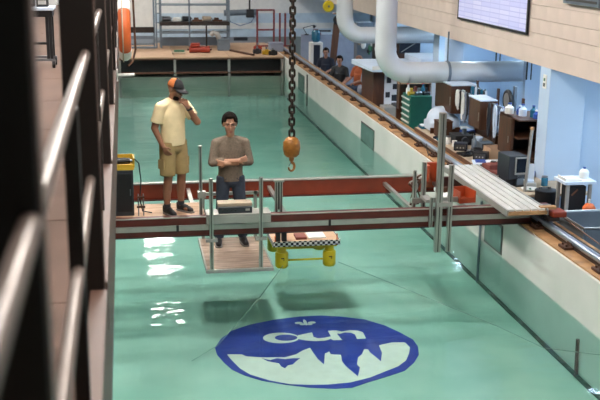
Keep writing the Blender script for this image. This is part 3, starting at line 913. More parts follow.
for k, (lb, ca, mm) in enumerate(rs):
    t = thing('shelf_' + ca, lb, ca, (1.35 + k * .33, 33.3, 1.44))
    if ca in ('coil',):
        MB().tube([(.12 * cos(R(q)), .12 * sin(R(q)), .04) for q in range(0, 360, 24)], .04, 8, closed=True).build('loop', mm, t, smooth=True)
        MB().tube([(.1 * cos(R(q)), .1 * sin(R(q)), .10) for q in range(0, 360, 24)], .035, 8, closed=True).build('loop', mm, t, smooth=True)
    elif ca in ('pipe', 'motor', 'bucket'):
        MB().cyl((-.15, 0, .09), (.12, .05, .09), .085, .07, n=14).build('drum', mm, t, smooth=True)
        MB().cyl((.12, .05, .09), (.17, .06, .09), .03, n=10).build('neck', 'steel', t, smooth=True)
    else:
        MB().box(-.16, .16, -.08, .08, 0, .06).build('piece', mm, t, bevel=.01)
        MB().box(-.10, .05, -.05, .10, .06, .12).build('upper_piece', mm, t, bevel=.01)

# left frame and panel on the dock
lf = thing('test_rig', 'grey steel rig with a pale back panel on the far dock', 'test rig', (.58, 33.1, .60))
for x in (-.42, .35):
    MB().box(x - .03, x + .03, -.03, .03, 0, 1.9).build('upright', 'galv', lf)
MB().box(-.42, .35, .0, .03, .72, 1.9).build('panel', 'white_paint', lf)
MB().box(-.42, .35, -.04, .04, .50, .68).build('cross_beam', 'dark_steel', lf)
MB().box(-.42, .35, -.04, .04, .30, .40).build('cross_beam', 'galv', lf)
MB().box(-.42, .35, -.03, .03, .10, .16).build('cross_beam', 'galv', lf)
MB().box(-.45, .4, -.12, .12, 0, .05).build('foot', 'galv', lf)
# red folded buoys
rb = thing('red_float', 'red cylindrical float lying on the far dock', 'float', (2.28, 31.6, .60))
MB().cyl((-.32, 0, .10), (.32, 0, .10), .10, n=16).build('body', 'red_plain', rb, smooth=True)
MB().cyl((-.38, 0, .10), (.38, 0, .10), .03, n=8).build('spindle', 'dark_steel', rb, smooth=True)
MB().box(-.3, .3, -.05, .05, 0, .03).build('cradle', 'dark_steel', rb)
r2 = thing('red_mat', 'folded red mat lying on top of the red float', 'mat', (2.15, 31.62, .80))
MB().box(-.16, .14, -.12, .12, 0, .05).build('lower_fold', 'red_plain', r2, bevel=.02)
MB().box(-.13, .15, -.11, .12, .05, .10).build('upper_fold', 'red_plain', r2, bevel=.02)
wp = thing('pale_bag', 'pale folded bag lying on the dock beside the red float', 'bag', (1.62, 31.3, .60))
MB().box(-.22, .22, -.13, .13, 0, .07).build('bag', 'bench_top', wp, bevel=.03)
MB().box(-.15, .18, -.08, .1, .07, .12).build('fold', 'green_pcb', wp, bevel=.03)
gb = thing('grey_case', 'grey equipment case with a round hose end on the far dock', 'case', (3.10, 32.3, .60))
MB().box(-.19, .19, -.16, .16, 0, .34).build('case', 'galv', gb, bevel=.01)
MB().box(-.2, .2, -.17, .17, .30, .36).build('lid', 'galv', gb, bevel=.01)
MB().tube([(-.12, .0, .36), (-.2, 0, .52), (-.32, 0, .56), (-.40, 0, .46)], .085, 12).build('hose_elbow', 'alu_flat', gb, smooth=True)
# red pipe frame
rf = thing('red_pipe_frame', 'dark red pipe frame standing at the dock corner', 'frame', (4.62, 33.4, .60))
for x in (-.28, .28, .48, .66, .85):
    MB().cyl((x, 0, 0), (x, 0, 1.22 if x < .4 else 1.1), .035, n=10).build('upright', 'red_pipe', rf, smooth=True)
for z_ in (.55, 1.2):
    MB().cyl((-.28, 0, z_), (.28, 0, z_), .03, n=10).build('cross_pipe', 'red_pipe', rf, smooth=True)
MB().box(-.35, .9, -.06, .06, 0, .04).build('base', 'red_pipe', rf)
g2 = thing('grey_crate', 'pale grey crate below the red pipe frame', 'crate', (4.74, 31.9, .60))
MB().box(-.22, .22, -.2, .2, 0, .26).build('body', 'far_grey', g2, bevel=.01)
MB().box(-.23, .23, -.21, .21, .22, .28).build('rim', 'far_grey', g2, bevel=.01)
for k, (x, y, mm, lb) in enumerate(((4.05, 31.2, 'charcoal', 'dark pump lying on the dock near the red frame'), (4.3, 30.9, 'yellow_box', 'yellow fitting lying on the dock edge'), (4.48, 30.7, 'black', 'black pump at the dock corner by the rail'), (4.2, 32.2, 'red_plain', 'red valve block on the dock near the red frame'))):
    t = thing('dock_fitting', lb, 'fitting', (x, y, .60))
    MB().cyl((-.12, 0, .07), (.12, .05, .07), .07, n=12).build('barrel', mm, t, smooth=True)
    MB().box(-.05, .06, -.06, .06, 0, .17).build('housing', mm, t, bevel=.012)
    MB().cyl((0, 0, .17), (0, 0, .24), .03, n=8).build('outlet', 'steel', t, smooth=True)
pk = MB().bar((3.3, 32.0, .63), (3.85, 30.6, .63), .10, .05).build('timber_offcut', 'rust'); tag(pk, 'long rusty bar lying across the dock corner', 'bar')
# overhead hoist beam on far wall with hanging motor
hb = thing('far_hoist', 'grey hoist pipe with a black motor hung before the far wall', 'hoist', (4.3, 37.2, 1.36))
MB().cyl((-.7, 0, .08), (.55, 0, .12), .11, n=14).build('barrel', 'galv', hb, smooth=True)
MB().box(.12, .40, -.16, .1, -.08, .22).build('motor', 'black', hb, bevel=.02)
MB().cyl((.25, 0, .2), (.25, 0, CEIL - 1.36), .03, n=8).build('hanger', 'black', hb, smooth=True)
MB().cyl((-.6, 0, .1), (-.6, 0, CEIL - 1.36), .02, n=8).build('hanger', 'black', hb, smooth=True)
hw = MB().tube([(3.65, 37.2, 1.40), (3.85, 37.2, 1.12), (4.2, 37.2, .98), (4.6, 37.2, 1.1), (4.82, 37.2, 1.42)], .018, 6).build('hanging_cable', 'cable_blue', smooth=True)
tag(hw, 'blue-grey cable sagging under the far hoist', 'cable')
for k, x in enumerate((3.55, 4.05, 4.25)):
    t = thing('floor_box', (('small dark box before the white band at the far wall' if k == 1 else 'small dark box beside another at the far wall') if k else 'long dark box on the floor at the far wall'), 'box', (x, 36.6, .5), group='boxes at the far wall')
    MB().box(-.16 if k else -.2, .14, -.1, .1, 0, .12).build('case', 'charcoal', t, bevel=.01)
    MB().box(-.1, .1, -.11, -.1, .05, .08).build('strap', 'black', t)

# ------------------------------------------------------------------ lab bay: partition, machines and people at the far part
pt = struct(MB().box(5.45, 7.6, 31.2, 31.3, LAB, 1.18).build('wall_partition', 'far_grey'))
wc = thing('water_cooler', 'white water cooler with a dark front standing by the grey partition', 'cooler', (5.78, 30.5, LAB))
MB().box(-.19, .19, -.18, .18, 0, 1.42).build('body', 'white_paint', wc, bevel=.02)
MB().box(-.10, .10, -.19, -.18, .35, 1.35).build('front_panel', 'navy', wc, bevel=.01)
MB().lathe([(0, 1.42), (.09, 1.42), (.14, 1.5), (.14, 1.72), (.1, 1.78), (0, 1.78)], 16).build('bottle', 'cyan_glass', wc, smooth=True)
vb = thing('bench_vice', 'dark red vice on top of the grey partition', 'vice', (5.95, 31.15, 1.18))
MB().box(-.10, .10, -.1, .06, 0, .07).build('base', 'maroon', vb, bevel=.01)
MB().box(-.14, .02, -.06, .06, .07, .17).build('jaw', 'maroon', vb, bevel=.01)
MB().cyl((.0, 0, .12), (.42, 0, .12), .03, n=8).build('screw', 'charcoal', vb, smooth=True)
lp = thing('desk_lamp', 'dark jointed lamp on the grey partition ledge', 'lamp', (5.6, 31.1, 1.18))
MB().box(-.06, .06, -.05, .05, 0, .03).build('base', 'charcoal', lp)
MB().bar((0, 0, .03), (-.12, 0, .22), .02, .02).build('arm', 'charcoal', lp)
MB().bar((-.12, 0, .22), (.2, 0, .30), .02, .02).build('arm', 'charcoal', lp)
MB().cyl((.2, 0, .3), (.26, 0, .24), .025, .06, n=12).build('shade', 'charcoal', lp, smooth=True)
pl = thing('leaning_plank', 'brown plank leaning upright with a black wheel at its top', 'plank', (6.05, 29.6, LAB))
MB().bar((.0, 0, 0), (.24, .15, 2.2), .20, .06, up=(0, 1, 0)).build('board', 'brown_wood', pl, bevel=.006)
MB().tube([(.24 + .12 * cos(R(q)), .05, 2.15 + .12 * sin(R(q))) for q in range(0, 360, 24)], .035, 8, closed=True).build('wheel', 'black', pl, smooth=True)
MB().box(.10, .36, .0, .2, 2.32, 2.36).build('shelf', 'ply', pl)
yb = thing('yellow_pulley', 'yellow round pulley wheel hung high before the far wall', 'pulley', (5.35, 26.5, 2.35))
MB().lathe([(0, -.05), (.13, -.05), (.15, -.03), (.12, 0), (.15, .03), (.13, .05), (0, .05)], 20).build('sheave', 'yellow', yb, smooth=True, rot=(R(80), 0, 0))
MB().cyl((0, -.07, 0), (0, .07, 0), .03, n=10).build('axle', 'steel', yb)
MB().bar((0, 0, 0), (0, 0, CEIL - 2.35), .03, .012).build('strap', 'steel', yb)
# tall racks of hung gear behind the people
for k, (x, y, mm, lb) in enumerate(((6.75, 28.2, 'green_pcb', 'tall rack of hung green and white gear behind the standing people'), (6.85, 26.4, 'black', 'tall black cupboard behind the standing people'), (7.35, 25.9, 'cab_brown', 'tall brown locker beside the black cupboard'))):
    t = thing('tall_cupboard', lb, 'cupboard', (x, y, LAB))
    MB().box(-.25, .25, -.2, .2, 0, 2.2).build('body', mm if mm != 'green_pcb' else 'galv', t, bevel=.01)
    if mm == 'green_pcb':
        for q in range(14):
            MB().ball((random.uniform(-.2, .2), -.22, random.uniform(1.1, 2.1)), random.uniform(.04, .08), .03, random.uniform(.06, .16), n=8, m=6).build('hung_item', random.choice(['white_paint', 'green_pcb', 'charcoal', 'ring_orange', 'bench_top']), t, smooth=True)
    else:
        for sx in (-1, 1):
            d = MB().box(min(0, sx * .24) + .005, max(0, sx * .24) - .005, -.215, -.2, .04, 2.16).build('door', mm, t, bevel=.004)
            MB().cyl((sx * .04, -.23, 1.0), (sx * .04, -.23, 1.15), .008, n=6).build('handle', 'steel', d)

# black poster cabinet near the rail
kc = thing('poster_cabinet', 'black cabinet with a photo poster taped to its side beside the rail', 'cabinet', (5.54, 21.6, LAB))
MB().box(-.22, .52, -.35, .75, 0, 1.70).build('body', 'cab_brown', kc, bevel=.008)
po = MB().box(.03, .36, -.358, -.352, .95, 1.66).build('poster', 'paper', kc)
for (x, z_, w_, h_) in ((.08, 1.42, .10, .13), (.22, 1.28, .11, .12), (.06, 1.10, .10, .12), (.2, 1.02, .12, .14)):
    MB().box(x, x + w_, -.362, -.358, z_, z_ + h_).build('photo_print', 'charcoal', po)
MB().box(.45, .56, -.42, -.36, 1.02, 1.22).build('paper_sheet', 'blue_white', kc)
wt = thing('white_hood', 'long white covered bench hood above the black cabinet', 'hood', (5.30, 21.1, 1.30))
MB().add([(-.22, 1.3, .02), (1.9, 1.3, .02), (1.75, -.3, .02), (-.12, -.3, .02), (-.22, 1.3, .12), (1.9, 1.3, .12), (1.75, -.3, .16), (-.12, -.3, .06)], [(0, 3, 2, 1), (4, 7, 6, 5), (0, 1, 5, 4), (1, 2, 6, 5), (2, 3, 7, 6), (3, 0, 4, 7)][::1]).build('cover', 'blue_white', wt)
MB().bar((-.12, -.31, .10), (1.75, -.31, .20), .03, .08).build('edge', 'white_paint', wt)
MB().box(1.0, 1.7, -.1, 1.2, .14, .26).build('top_box', 'blue_white', wt, bevel=.01)
for x in (1.7,):
    for y in (-.2, 1.2):
        MB().box(x - .03, x + .03, y - .03, y + .03, LAB - 1.30, .03).build('leg', 'alu_flat', wt)
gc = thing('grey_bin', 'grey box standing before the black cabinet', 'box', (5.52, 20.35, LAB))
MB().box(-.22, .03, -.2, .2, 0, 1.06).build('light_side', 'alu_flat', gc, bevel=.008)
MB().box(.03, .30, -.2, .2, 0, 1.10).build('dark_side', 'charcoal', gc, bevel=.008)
cl2 = thing('hung_coats', 'pale coats hung on the end of the black cabinet', 'coats', (5.47, 22.65, .35))
m = MB()
for q in range(10):
    m.ball((random.uniform(-.08, .05), random.uniform(-.15, .15), .1 + q * .07), .07, .10, .12, n=10, m=7)
solid(m, .025, 3, 'cloth', 'far_grey', cl2)
MB().cyl((0, 0, .78), (.1, 0, .9), .015, n=6).build('hook', 'steel', cl2)
dp = thing('dark_panel', 'dark glass panel with a diagonal streak on the bay wall', 'panel', (6.95, 24.15, 1.34))
MB().box(-.27, .27, -.01, .04, 0, .36).build('frame', 'charcoal', dp, bevel=.005)
MB().box(-.25, .25, -.02, -.01, .02, .34).build('glass', 'navy', dp)
MB().bar((-.22, -.025, .04), (.2, -.025, .30), .01, .02).build('streak', 'alu_flat', dp)

# green tool cabinet
tcab = thing('tool_cabinet', 'green drawer tool cabinet standing behind the rail', 'cabinet', (5.56, 18.7, LAB))
MB().box(-.20, .22, -.30, .30, .12, 1.55).build('body', 'tool_green', tcab, bevel=.008)
for q in range(8):
    z_ = .62 + q * .112
    d = MB().box(-.215, -.20, -.28, .28, z_, z_ + .10).build('drawer', 'tool_green', tcab, bevel=.004)
    MB().box(-.235, -.215, -.26, .26, z_ + .066, z_ + .09).build('handle', 'white_paint', d)
for x in (-.15, .17):
    for y in (-.25, .25):
        MB().cyl((x, y, 0), (x, y, .12), .03, n=8).build('foot', 'charcoal', tcab)
tools = [('yellow_drill', 'yellow drill lying on the green tool cabinet', 'yellow_box'), ('steel_jig', 'steel jig standing on the green tool cabinet', 'steel'), ('black_grinder', 'black grinder on the green tool cabinet', 'black'),
         ('white_bottle', 'white spray bottle on the green tool cabinet', 'white_paint'), ('red_clamp', 'dark red clamp on the green tool cabinet', 'maroon'), ('glass_jar', 'blue glass jar on the green tool cabinet', 'cyan_glass')]
for q, (nm, lb, mm) in enumerate(tools):
    t = thing(nm, lb, nm.split('_')[1], (5.40 + (q % 3) * .15, 18.52 + (q // 3) * .24, LAB + 1.55))
    if 'bottle' in nm or 'jar' in nm:
        MB().lathe([(0, 0), (.04, 0), (.042, .10), (.02, .14), (.018, .19), (0, .19)], 14).build('body', mm, t, smooth=True)
        MB().box(-.03, .015, -.012, .012, .18, .21).build('cap', 'red_plain', t)
    else:
        MB().cyl((-.07, 0, .045), (.06, .02, .045), .042, .03, n=12).build('barrel', mm, t, smooth=True)
        MB().box(-.03, .02, -.02, .02, .05, .15).build('grip', mm, t, bevel=.006)
        MB().cyl((.06, .02, .045), (.1, .03, .045), .012, n=8).build('bit', 'steel', t)
ts = thing('tool_shelf', 'brown wooden shelf rack behind the green tool cabinet', 'shelf', (5.6, 19.2, LAB + 1.20))
MB().box(-.3, .35, .0, .03, -1.2, .72).build('back_board', 'cab_brown', ts)
MB().box(-.3, .35, -.14, .0, .50, .53).build('shelf_board', 'ply', ts)
for x in (-.28, .33):
    MB().box(x - .015, x + .015, -.14, .0, .0, .53).build('side_board', 'cab_brown', ts)
for x in (-.2, -.05, .12, .24):
    t = thing('shelf_can', 'small can standing on the brown tool shelf', 'can', (5.6 + x, 19.12, LAB + 1.73), group='cans on the tool shelf')
    MB().lathe([(0, 0), (.035, 0), (.037, .08), (.03, .09), (0, .09)], 12).build('can_body', random.choice(['rust', 'charcoal', 'yellow_box', 'steel']), t, smooth=True)
    MB().cyl((0, 0, .09), (0, 0, .105), .015, n=8).build('lid', 'steel', t)
tp = thing('support_post', 'grey steel post standing by the green tool cabinet', 'post', (5.50, 18.15, LAB))
MB().box(-.05, .05, -.05, .05, .01, 1.02).build('column', 'galv', tp, bevel=.005)
MB().box(-.09, .09, -.09, .09, 0, .012).build('base_plate', 'galv', tp)
MB().box(.06, .14, -.04, .04, .5, 1.06).build('red_sleeve', 'red_plain', tp, bevel=.008)

# ------------------------------------------------------------------ workbench along the rail with its clutter
BZ = .68
wb = thing('workbench', 'long tan workbench along the rail in the lab bay', 'bench', (5.27, 12.55, LAB))
MB().box(0, 1.0, 0, 5.2, BZ - LAB - .04, BZ - LAB).build('worktop', 'bench_top', wb, bevel=.005)
MB().box(-.012, .0, 0, 5.2, BZ - LAB - .07, BZ - LAB - .002).build('edge_strip', 'bench_edge', wb)
for y in (.1, 1.75, 3.4, 5.05):
    for x in (.06, .55):
        if y == .1 and x > .5: continue
        MB().box(x - .03, x + .03, y - .03, y + .03, 0, BZ - LAB - .04).build('leg', 'bench_edge', wb)
MB().box(.05, .58, .1, 5.0, .3, .33).build('lower_shelf', 'bench_edge', wb)
# upright backboard with wall cabinets
bb = thing('backboard', 'brown backboard standing at the rear of the workbench', 'board', (6.21, 13.8, BZ))
MB().box(0, .04, 0, 3.3, .0, .45).build('panel', 'cab_brown', bb)
for y in (.0, 1.1, 2.2, 3.24):
    MB().box(-.03, .0, y, y + .06, 0, .95).build('batten', 'cab_brown', bb)
def wall_cab(label, loc, ly, dx, h, doors):
    t = thing('wall_cabinet', label, 'cabinet', loc, group='brown cabinets above the workbench')
    MB().box(0.012, dx, 0, ly, 0, h).build('body', 'cab_brown', t, bevel=.004)
    MB().box(-.01, dx, -.02, ly + .02, h, h + .02).build('top_board', 'blue_white', t)
    for q in range(doors):
        a = ly * q / doors
        d = MB().box(0, .012, a + .008, a + ly / doors - .008, .01, h - .01).build('door', 'cab_brown', t, bevel=.003)
        MB().box(-.012, 0, a + .04, a + .055, h * .3, h * .6).build('handle', 'alu', d)
    return t
wall_cab('brown wall cabinet hanging under the white duct', (5.66, 16.9, 1.06), .95, .46, .50, 1)
c2 = wall_cab('brown wall cabinet with a tag cord hung beside bundled cables', (5.66, 15.40, 1.04), .55, .28, .48, 1)
tg = thing('hanging_tag', 'tan cord loop hanging from the brown cabinet', 'cord', (5.80, 15.385, 1.16))
MB().tube([(.02 * cos(R(q)), 0, .15 + .13 * sin(R(q))) for q in range(0, 360, 20)], .012, 6, closed=True).build('loop', 'bench_top', tg, smooth=True)
MB().ball((0, 0, .03), .022, n=8, m=6).build('knot', 'bench_top', tg)
c3 = thing('open_cabinet', 'brown open-fronted cabinet with bottles on its top beside the pier', 'cabinet', (5.66, 13.72, .90))
MB().box(0, .035, .28, .80, 0, .60).build('side_panel', 'cab_brown', c3, bevel=.003)
MB().box(.46, .49, .0, .80, 0, .60).build('side_panel', 'cab_brown', c3, bevel=.003)
MB().box(0, .49, .78, .80, 0, .60).build('back_panel', 'black', c3)
MB().box(0, .49, .0, .8, .58, .60).build('top_panel', 'cab_brown', c3)
MB().box(0, .49, .0, .8, .0, .02).build('bottom_panel', 'cab_brown', c3)
for yy_ in (.30, .74):
    for xx_ in (.03, .44):
        MB().box(xx_, xx_ + .04, yy_, yy_ + .04, -.22, .0).build('leg', 'cab_brown', c3)
MB().box(.035, .46, .1, .78, .29, .31).build('shelf', 'cab_brown', c3)
d = MB().box(-.012, .0, .29, .79, .01, .57).build('door', 'cab_brown', c3, bevel=.003)
MB().cyl((-.025, .35, .2), (-.025, .35, .3), .008, n=6).build('handle', 'alu', d)
bl = [('white jug standing on the open cabinet', 'white_paint', .07, .14), ('blue bottle lying near the jug on the open cabinet', 'blue_plastic', .05, .12), ('blue-white carton on the open cabinet', 'blue_white', .06, .16), ('green glass bottle on the open cabinet', 'cyan_glass', .05, .16), ('blue cap jar on the open cabinet', 'blue_plastic', .05, .11)]
for q, (lb, mm, r_, h_) in enumerate(bl):
    t = thing('bottle' if 'bottle' in lb else lb.split()[1], lb, 'bottle' if 'bottle' in lb else 'container', (5.74 + .06 * (q % 2) + q * .055, 14.35 - q * .13, 1.50))
    MB().lathe([(0, 0), (r_, 0), (r_, h_ * .65), (r_ * .4, h_ * .85), (r_ * .4, h_), (0, h_)], 14).build('body', mm, t, smooth=True)
    MB().cyl((0, 0, h_), (0, 0, h_ + .02), r_ * .45, n=10).build('cap', 'blue_plastic' if mm != 'blue_plastic' else 'white_paint', t, smooth=True)
# bundles of hung cables between the cabinets
def cables(label, x, y0, y1, z1, z0, n, mats):
    t = thing('cable_hank', label, 'cables', (x, (y0 + y1) / 2, z0), group='hanks of cable above the workbench')
    for q in range(n):
        y = random.uniform(y0, y1) - (y0 + y1) / 2; l = random.uniform(.5, 1) * (z1 - z0)
        xx = random.uniform(-.05, .05); w_ = random.uniform(.02, .06)
        top = z1 - z0
        pts = [(xx, y + w_ * sin(t_ * 2 * pi), top - l * .5 + l * .5 * cos(t_ * 2 * pi)) for t_ in [k / 14 for k in range(14)]]
        MB().tube(pts, random.uniform(.01, .02), 6, closed=True).build('hank_loop', random.choice(mats), t, smooth=True)
    MB().cyl((0, (y0 - y1) / 2, z1 - z0), (0, (y1 - y0) / 2, z1 - z0), .012, n=6).build('hanging_bar', 'steel', t)
cables('grey and black cable hanks hung between two brown wall cabinets', 5.78, 16.02, 16.8, 1.5, .98, 26, ['cable_blue', 'black', 'charcoal', 'far_grey', 'white_paint'])
cables('pale blue cable hanks hung beside the open brown cabinet', 5.82, 14.6, 15.3, 1.5, .95, 24, ['cable_blue', 'blue_white', 'blue_plastic', 'charcoal', 'blue_white'])
cables('blue-grey cable hanks hung under the duct behind the cabinets', 6.04, 16.2, 16.8, 1.56, 1.0, 22, ['cable_blue', 'blue_white', 'charcoal', 'cyan_glass'])
# wall wheel
wh = thing('hung_wheel', 'black tyred wheel with a pale hub hung above the open cabinet', 'wheel', (6.32, 15.9, 1.28))
MB().tube([(0, .15 * cos(R(q)), .17 + .15 * sin(R(q))) for q in range(0, 360, 18)], .035, 10, closed=True).build('tyre', 'black', wh, smooth=True)
MB().cyl((-.03, 0, .17), (.03, 0, .17), .125, n=20).build('hub', 'alu_flat', wh, smooth=True)
MB().cyl((.03, 0, .17), (.12, 0, .17), .02, n=8).build('axle', 'steel', wh)
MB().box(.1, .14, -.04, .04, -1.68, .4).build('bracket', 'galv', wh)
# clutter on the bench
def on_bench(name, label, cat, x, y, rz=0): return thing(name, label, cat, (x, y, BZ), rz)
t = on_bench('oscilloscope', 'black boxed monitor with a grey rimmed screen on the workbench', 'monitor', 5.42, 13.05, R(6))
MB().box(-.17, .10, -.02, .34, .10, .44).build('case', 'charcoal', t, bevel=.01)
f_ = MB().box(-.08, .11, -.035, -.02, .17, .42).build('screen_frame', 'alu_flat', t, bevel=.004)
MB().box(-.06, .09, -.04, -.035, .20, .40).build('screen', 'lcd', f_)
MB().box(-.03, .07, -.02, .06, .02, .17).build('neck', 'galv', t)
MB().box(-.16, .10, .05, .30, .0, .10).build('under_box', 'charcoal', t, bevel=.006)
MB().box(-.06, .1, -.06, .1, 0, .02).build('foot', 'black', t)
t = on_bench('white_plate', 'white round dish in front of the black monitor', 'dish', 5.48, 12.78)
MB().lathe([(0, 0), (.08, 0), (.12, .03), (.11, .032), (.07, .012), (0, .012)], 20).build('dish', 'white_paint', t, smooth=True)
MB().cyl((0, 0, .012), (0.02, 0, .02), .02, n=8).build('tablet', 'green_pcb', t)
t = on_bench('maroon_binder', 'maroon ring binder lying open on the workbench', 'binder', 5.46, 13.75, R(12))
MB().bar((-.2, -.02, .06), (.2, 0, .02), .26, .03).build('cover', 'maroon', t)
MB().box(-.17, .18, .10, .32, .0, .13).build('back_cover', 'maroon', t, bevel=.01)
MB().box(-.15, .16, -.1, .09, .015, .05).build('pages', 'paper', t)
t = on_bench('blue_folder', 'blue and white folder lying beside the maroon binder', 'folder', 5.48, 14.55, R(-15))
MB().box(-.2, .12, -.16, .16, 0, .02).build('cover', 'blue_white', t, bevel=.003)
MB().box(-.16, .14, -.12, .13, .02, .03).build('sheet', 'paper', t)
MB().box(-.16, .0, -.1, .1, .03, .04).build('label_patch', 'blue_plastic', t)
t = on_bench('black_laptop', 'closed black laptop on the workbench', 'laptop', 5.44, 15.2, R(10))
MB().box(-.17, .17, -.13, .13, 0, .018).build('base', 'black', t, bevel=.004)
MB().box(-.17, .17, -.13, .13, .02, .032).build('lid', 'black_gloss', t, bevel=.004)
t = on_bench('cardboard_box', 'open cardboard box on the workbench under the cabinet', 'box', 5.80, 14.95, R(4))
for a_ in ((-.16, -.15, -.14, .14), (.15, .16, -.14, .14), (-.15, .15, -.14, -.13), (-.15, .15, .13, .14)):
    MB().box(*a_, 0, .18).build('side_panel', 'ply', t)
MB().box(-.15, .15, -.13, .13, 0, .01).build('base', 'ply', t)
t = on_bench('circuit_board', 'green circuit boards spread in front of the binder', 'circuit board', 5.40, 13.42, R(-10))
MB().box(-.10, .10, -.08, .08, 0, .006).build('board', 'green_pcb', t)
for q in range(5):
    MB().box(-.08 + q * .035, -.06 + q * .035, -.05, .0, .006, .02).build('component', 'black', t)
t = on_bench('white_mug', 'white mug beside the cable hanks on the workbench', 'mug', 5.42, 15.9)
MB().lathe([(0, 0), (.04, 0), (.042, .1), (.036, .1), (.034, .01), (0, .01)], 16).build('cup', 'white_paint', t, smooth=True)
MB().tube([(.04 + .03 * sin(R(q)), 0, .05 + .03 * cos(R(q))) for q in range(0, 181, 30)], .007, 6).build('handle', 'white_paint', t, smooth=True)
t = on_bench('black_gearbox', 'black machine part under the hung grey cables', 'machine', 5.62, 16.15)
MB().box(-.16, .16, -.18, .2, 0, .16).build('housing', 'black', t, bevel=.012)
MB().cyl((0, -.18, .09), (0, -.26, .09), .06, n=14).build('flange', 'charcoal', t, smooth=True)
MB().cyl((.05, 0, .16), (.05, 0, .26), .04, n=12).build('pot', 'galv', t, smooth=True)
t = on_bench('glass_bottle', 'tall grey bottle under the brown cabinet', 'bottle', 5.66, 15.6)
MB().lathe([(0, 0), (.045, 0), (.045, .16), (.018, .2), (.018, .25), (0, .25)], 14).build('body', 'galv', t, smooth=True)
MB().cyl((0, 0, .25), (0, 0, .27), .02, n=8).build('cap', 'black', t)
for q in range(5):
    x, y = random.uniform(5.34, 5.75), random.uniform(14.0, 16.8)
    t = on_bench('loose_paper', 'loose white paper sheet lying on the workbench', 'paper', x, y, random.uniform(-1, 1)); t['group'] = 'loose papers on the workbench'
    MB().box(-.10, .10, -.14, .14, .001, .003).build('sheet', 'paper', t)
    MB().box(-.07, .06, .02, .1, .003, .004).build('printed_block', 'far_grey', t)
for q, (x, y, mm, lb) in enumerate(((5.36, 14.25, 'black', 'black meter lying at the bench front'), (5.62, 14.1, 'charcoal', 'charcoal meter behind the binder'), (5.36, 16.45, 'cyan_glass', 'teal meter at the far bench end'), (5.36, 16.62, 'navy', 'navy meter before the brown wooden box'))):
    t = on_bench('hand_meter', lb, 'meter', x, y, q * .7)
    MB().box(-.05, .05, -.08, .08, 0, .04).build('case', mm, t, bevel=.006)
    MB().box(-.035, .035, .02, .06, .04, .044).build('display', 'lcd', t)
    MB().cyl((0, -.02, .04), (0, -.02, .052), .02, n=10).build('dial', 'alu_flat', t)
t = on_bench('white_cover', 'white tarpaulin draped over boxes at the bench end', 'cover', 5.62, 17.35)
m = MB().ball((0, 0, .22), .26, .24, .24, n=14, m=9).ball((.14, -.1, .15), .2, .2, .18).box(-.24, .3, -.22, .24, .02, .2)
solid(m, .03, 4, 'drape', 'blue_white', t)
MB().box(-.26, .3, -.27, -.24, 0, .1).build('box_edge', 'cab_brown', t)
t = on_bench('brown_box', 'small brown wooden box below the white tarpaulin', 'box', 5.52, 16.85)
MB().box(-.13, .13, -.13, .13, 0, .26).build('body', 'cab_brown', t, bevel=.006)
MB().box(-.135, .135, -.135, .135, .26, .28).build('lid', 'cab_brown', t)
MB().cyl((0, -.135, .15), (0, -.15, .15), .02, n=8).build('knob', 'steel', t)
t = on_bench('cyan_tray', 'cyan edged tray lying by the white tarpaulin', 'tray', 5.42, 17.62)
MB().box(-.1, .16, -.1, .1, 0, .05).build('tray', 'cyan_glass', t, bevel=.006)
MB().box(-.08, .14, -.08, .08, .05, .07).build('pad', 'paper', t)
junk = [('tape_roll', 'blue tape roll on the workbench by the maroon binder', 'tape', 'blue_plastic', 5.80, 13.62, 'ring'),
        ('wire_coil', 'coil of black wire beside the open cardboard box', 'wire', 'black', 5.60, 15.34, 'ring'),
        ('hose_coil', 'coil of pale hose at the rear of the workbench', 'hose', 'blue_white', 5.95, 16.3, 'ring'),
        ('power_supply', 'grey power supply behind the black laptop', 'power supply', 'galv', 5.85, 15.6, 'box'),
        ('test_box', 'black test box under the hung pale blue cables', 'instrument', 'black', 5.50, 14.82, 'box'),
        ('grey_tin', 'grey tin between the binder and the blue folder', 'tin', 'steel', 5.42, 14.06, 'can'),
        ('white_pot', 'white pot beside the black machine part', 'pot', 'white_paint', 5.38, 16.12, 'can'),
        ('brown_jar', 'brown jar behind the tall grey bottle', 'jar', 'maroon', 5.90, 15.3, 'can'),
        ('navy_case', 'navy plastic case near the white mug', 'case', 'navy', 5.42, 15.58, 'box'),
        ('blue_crate', 'small blue crate below the brown cabinet', 'crate', 'blue_plastic', 5.92, 16.7, 'box'),
        ('teal_tin', 'teal tin standing near the foot of the pier', 'tin', 'cyan_glass', 5.80, 13.02, 'can'),
        ('rust_clamp', 'rusty clamp on the workbench near the brown wooden box', 'clamp', 'rust', 5.72, 16.55, 'bar'),
        ('steel_bar', 'short steel bar laid across the workbench near the blue folder', 'bar', 'steel', 5.66, 14.28, 'bar')]
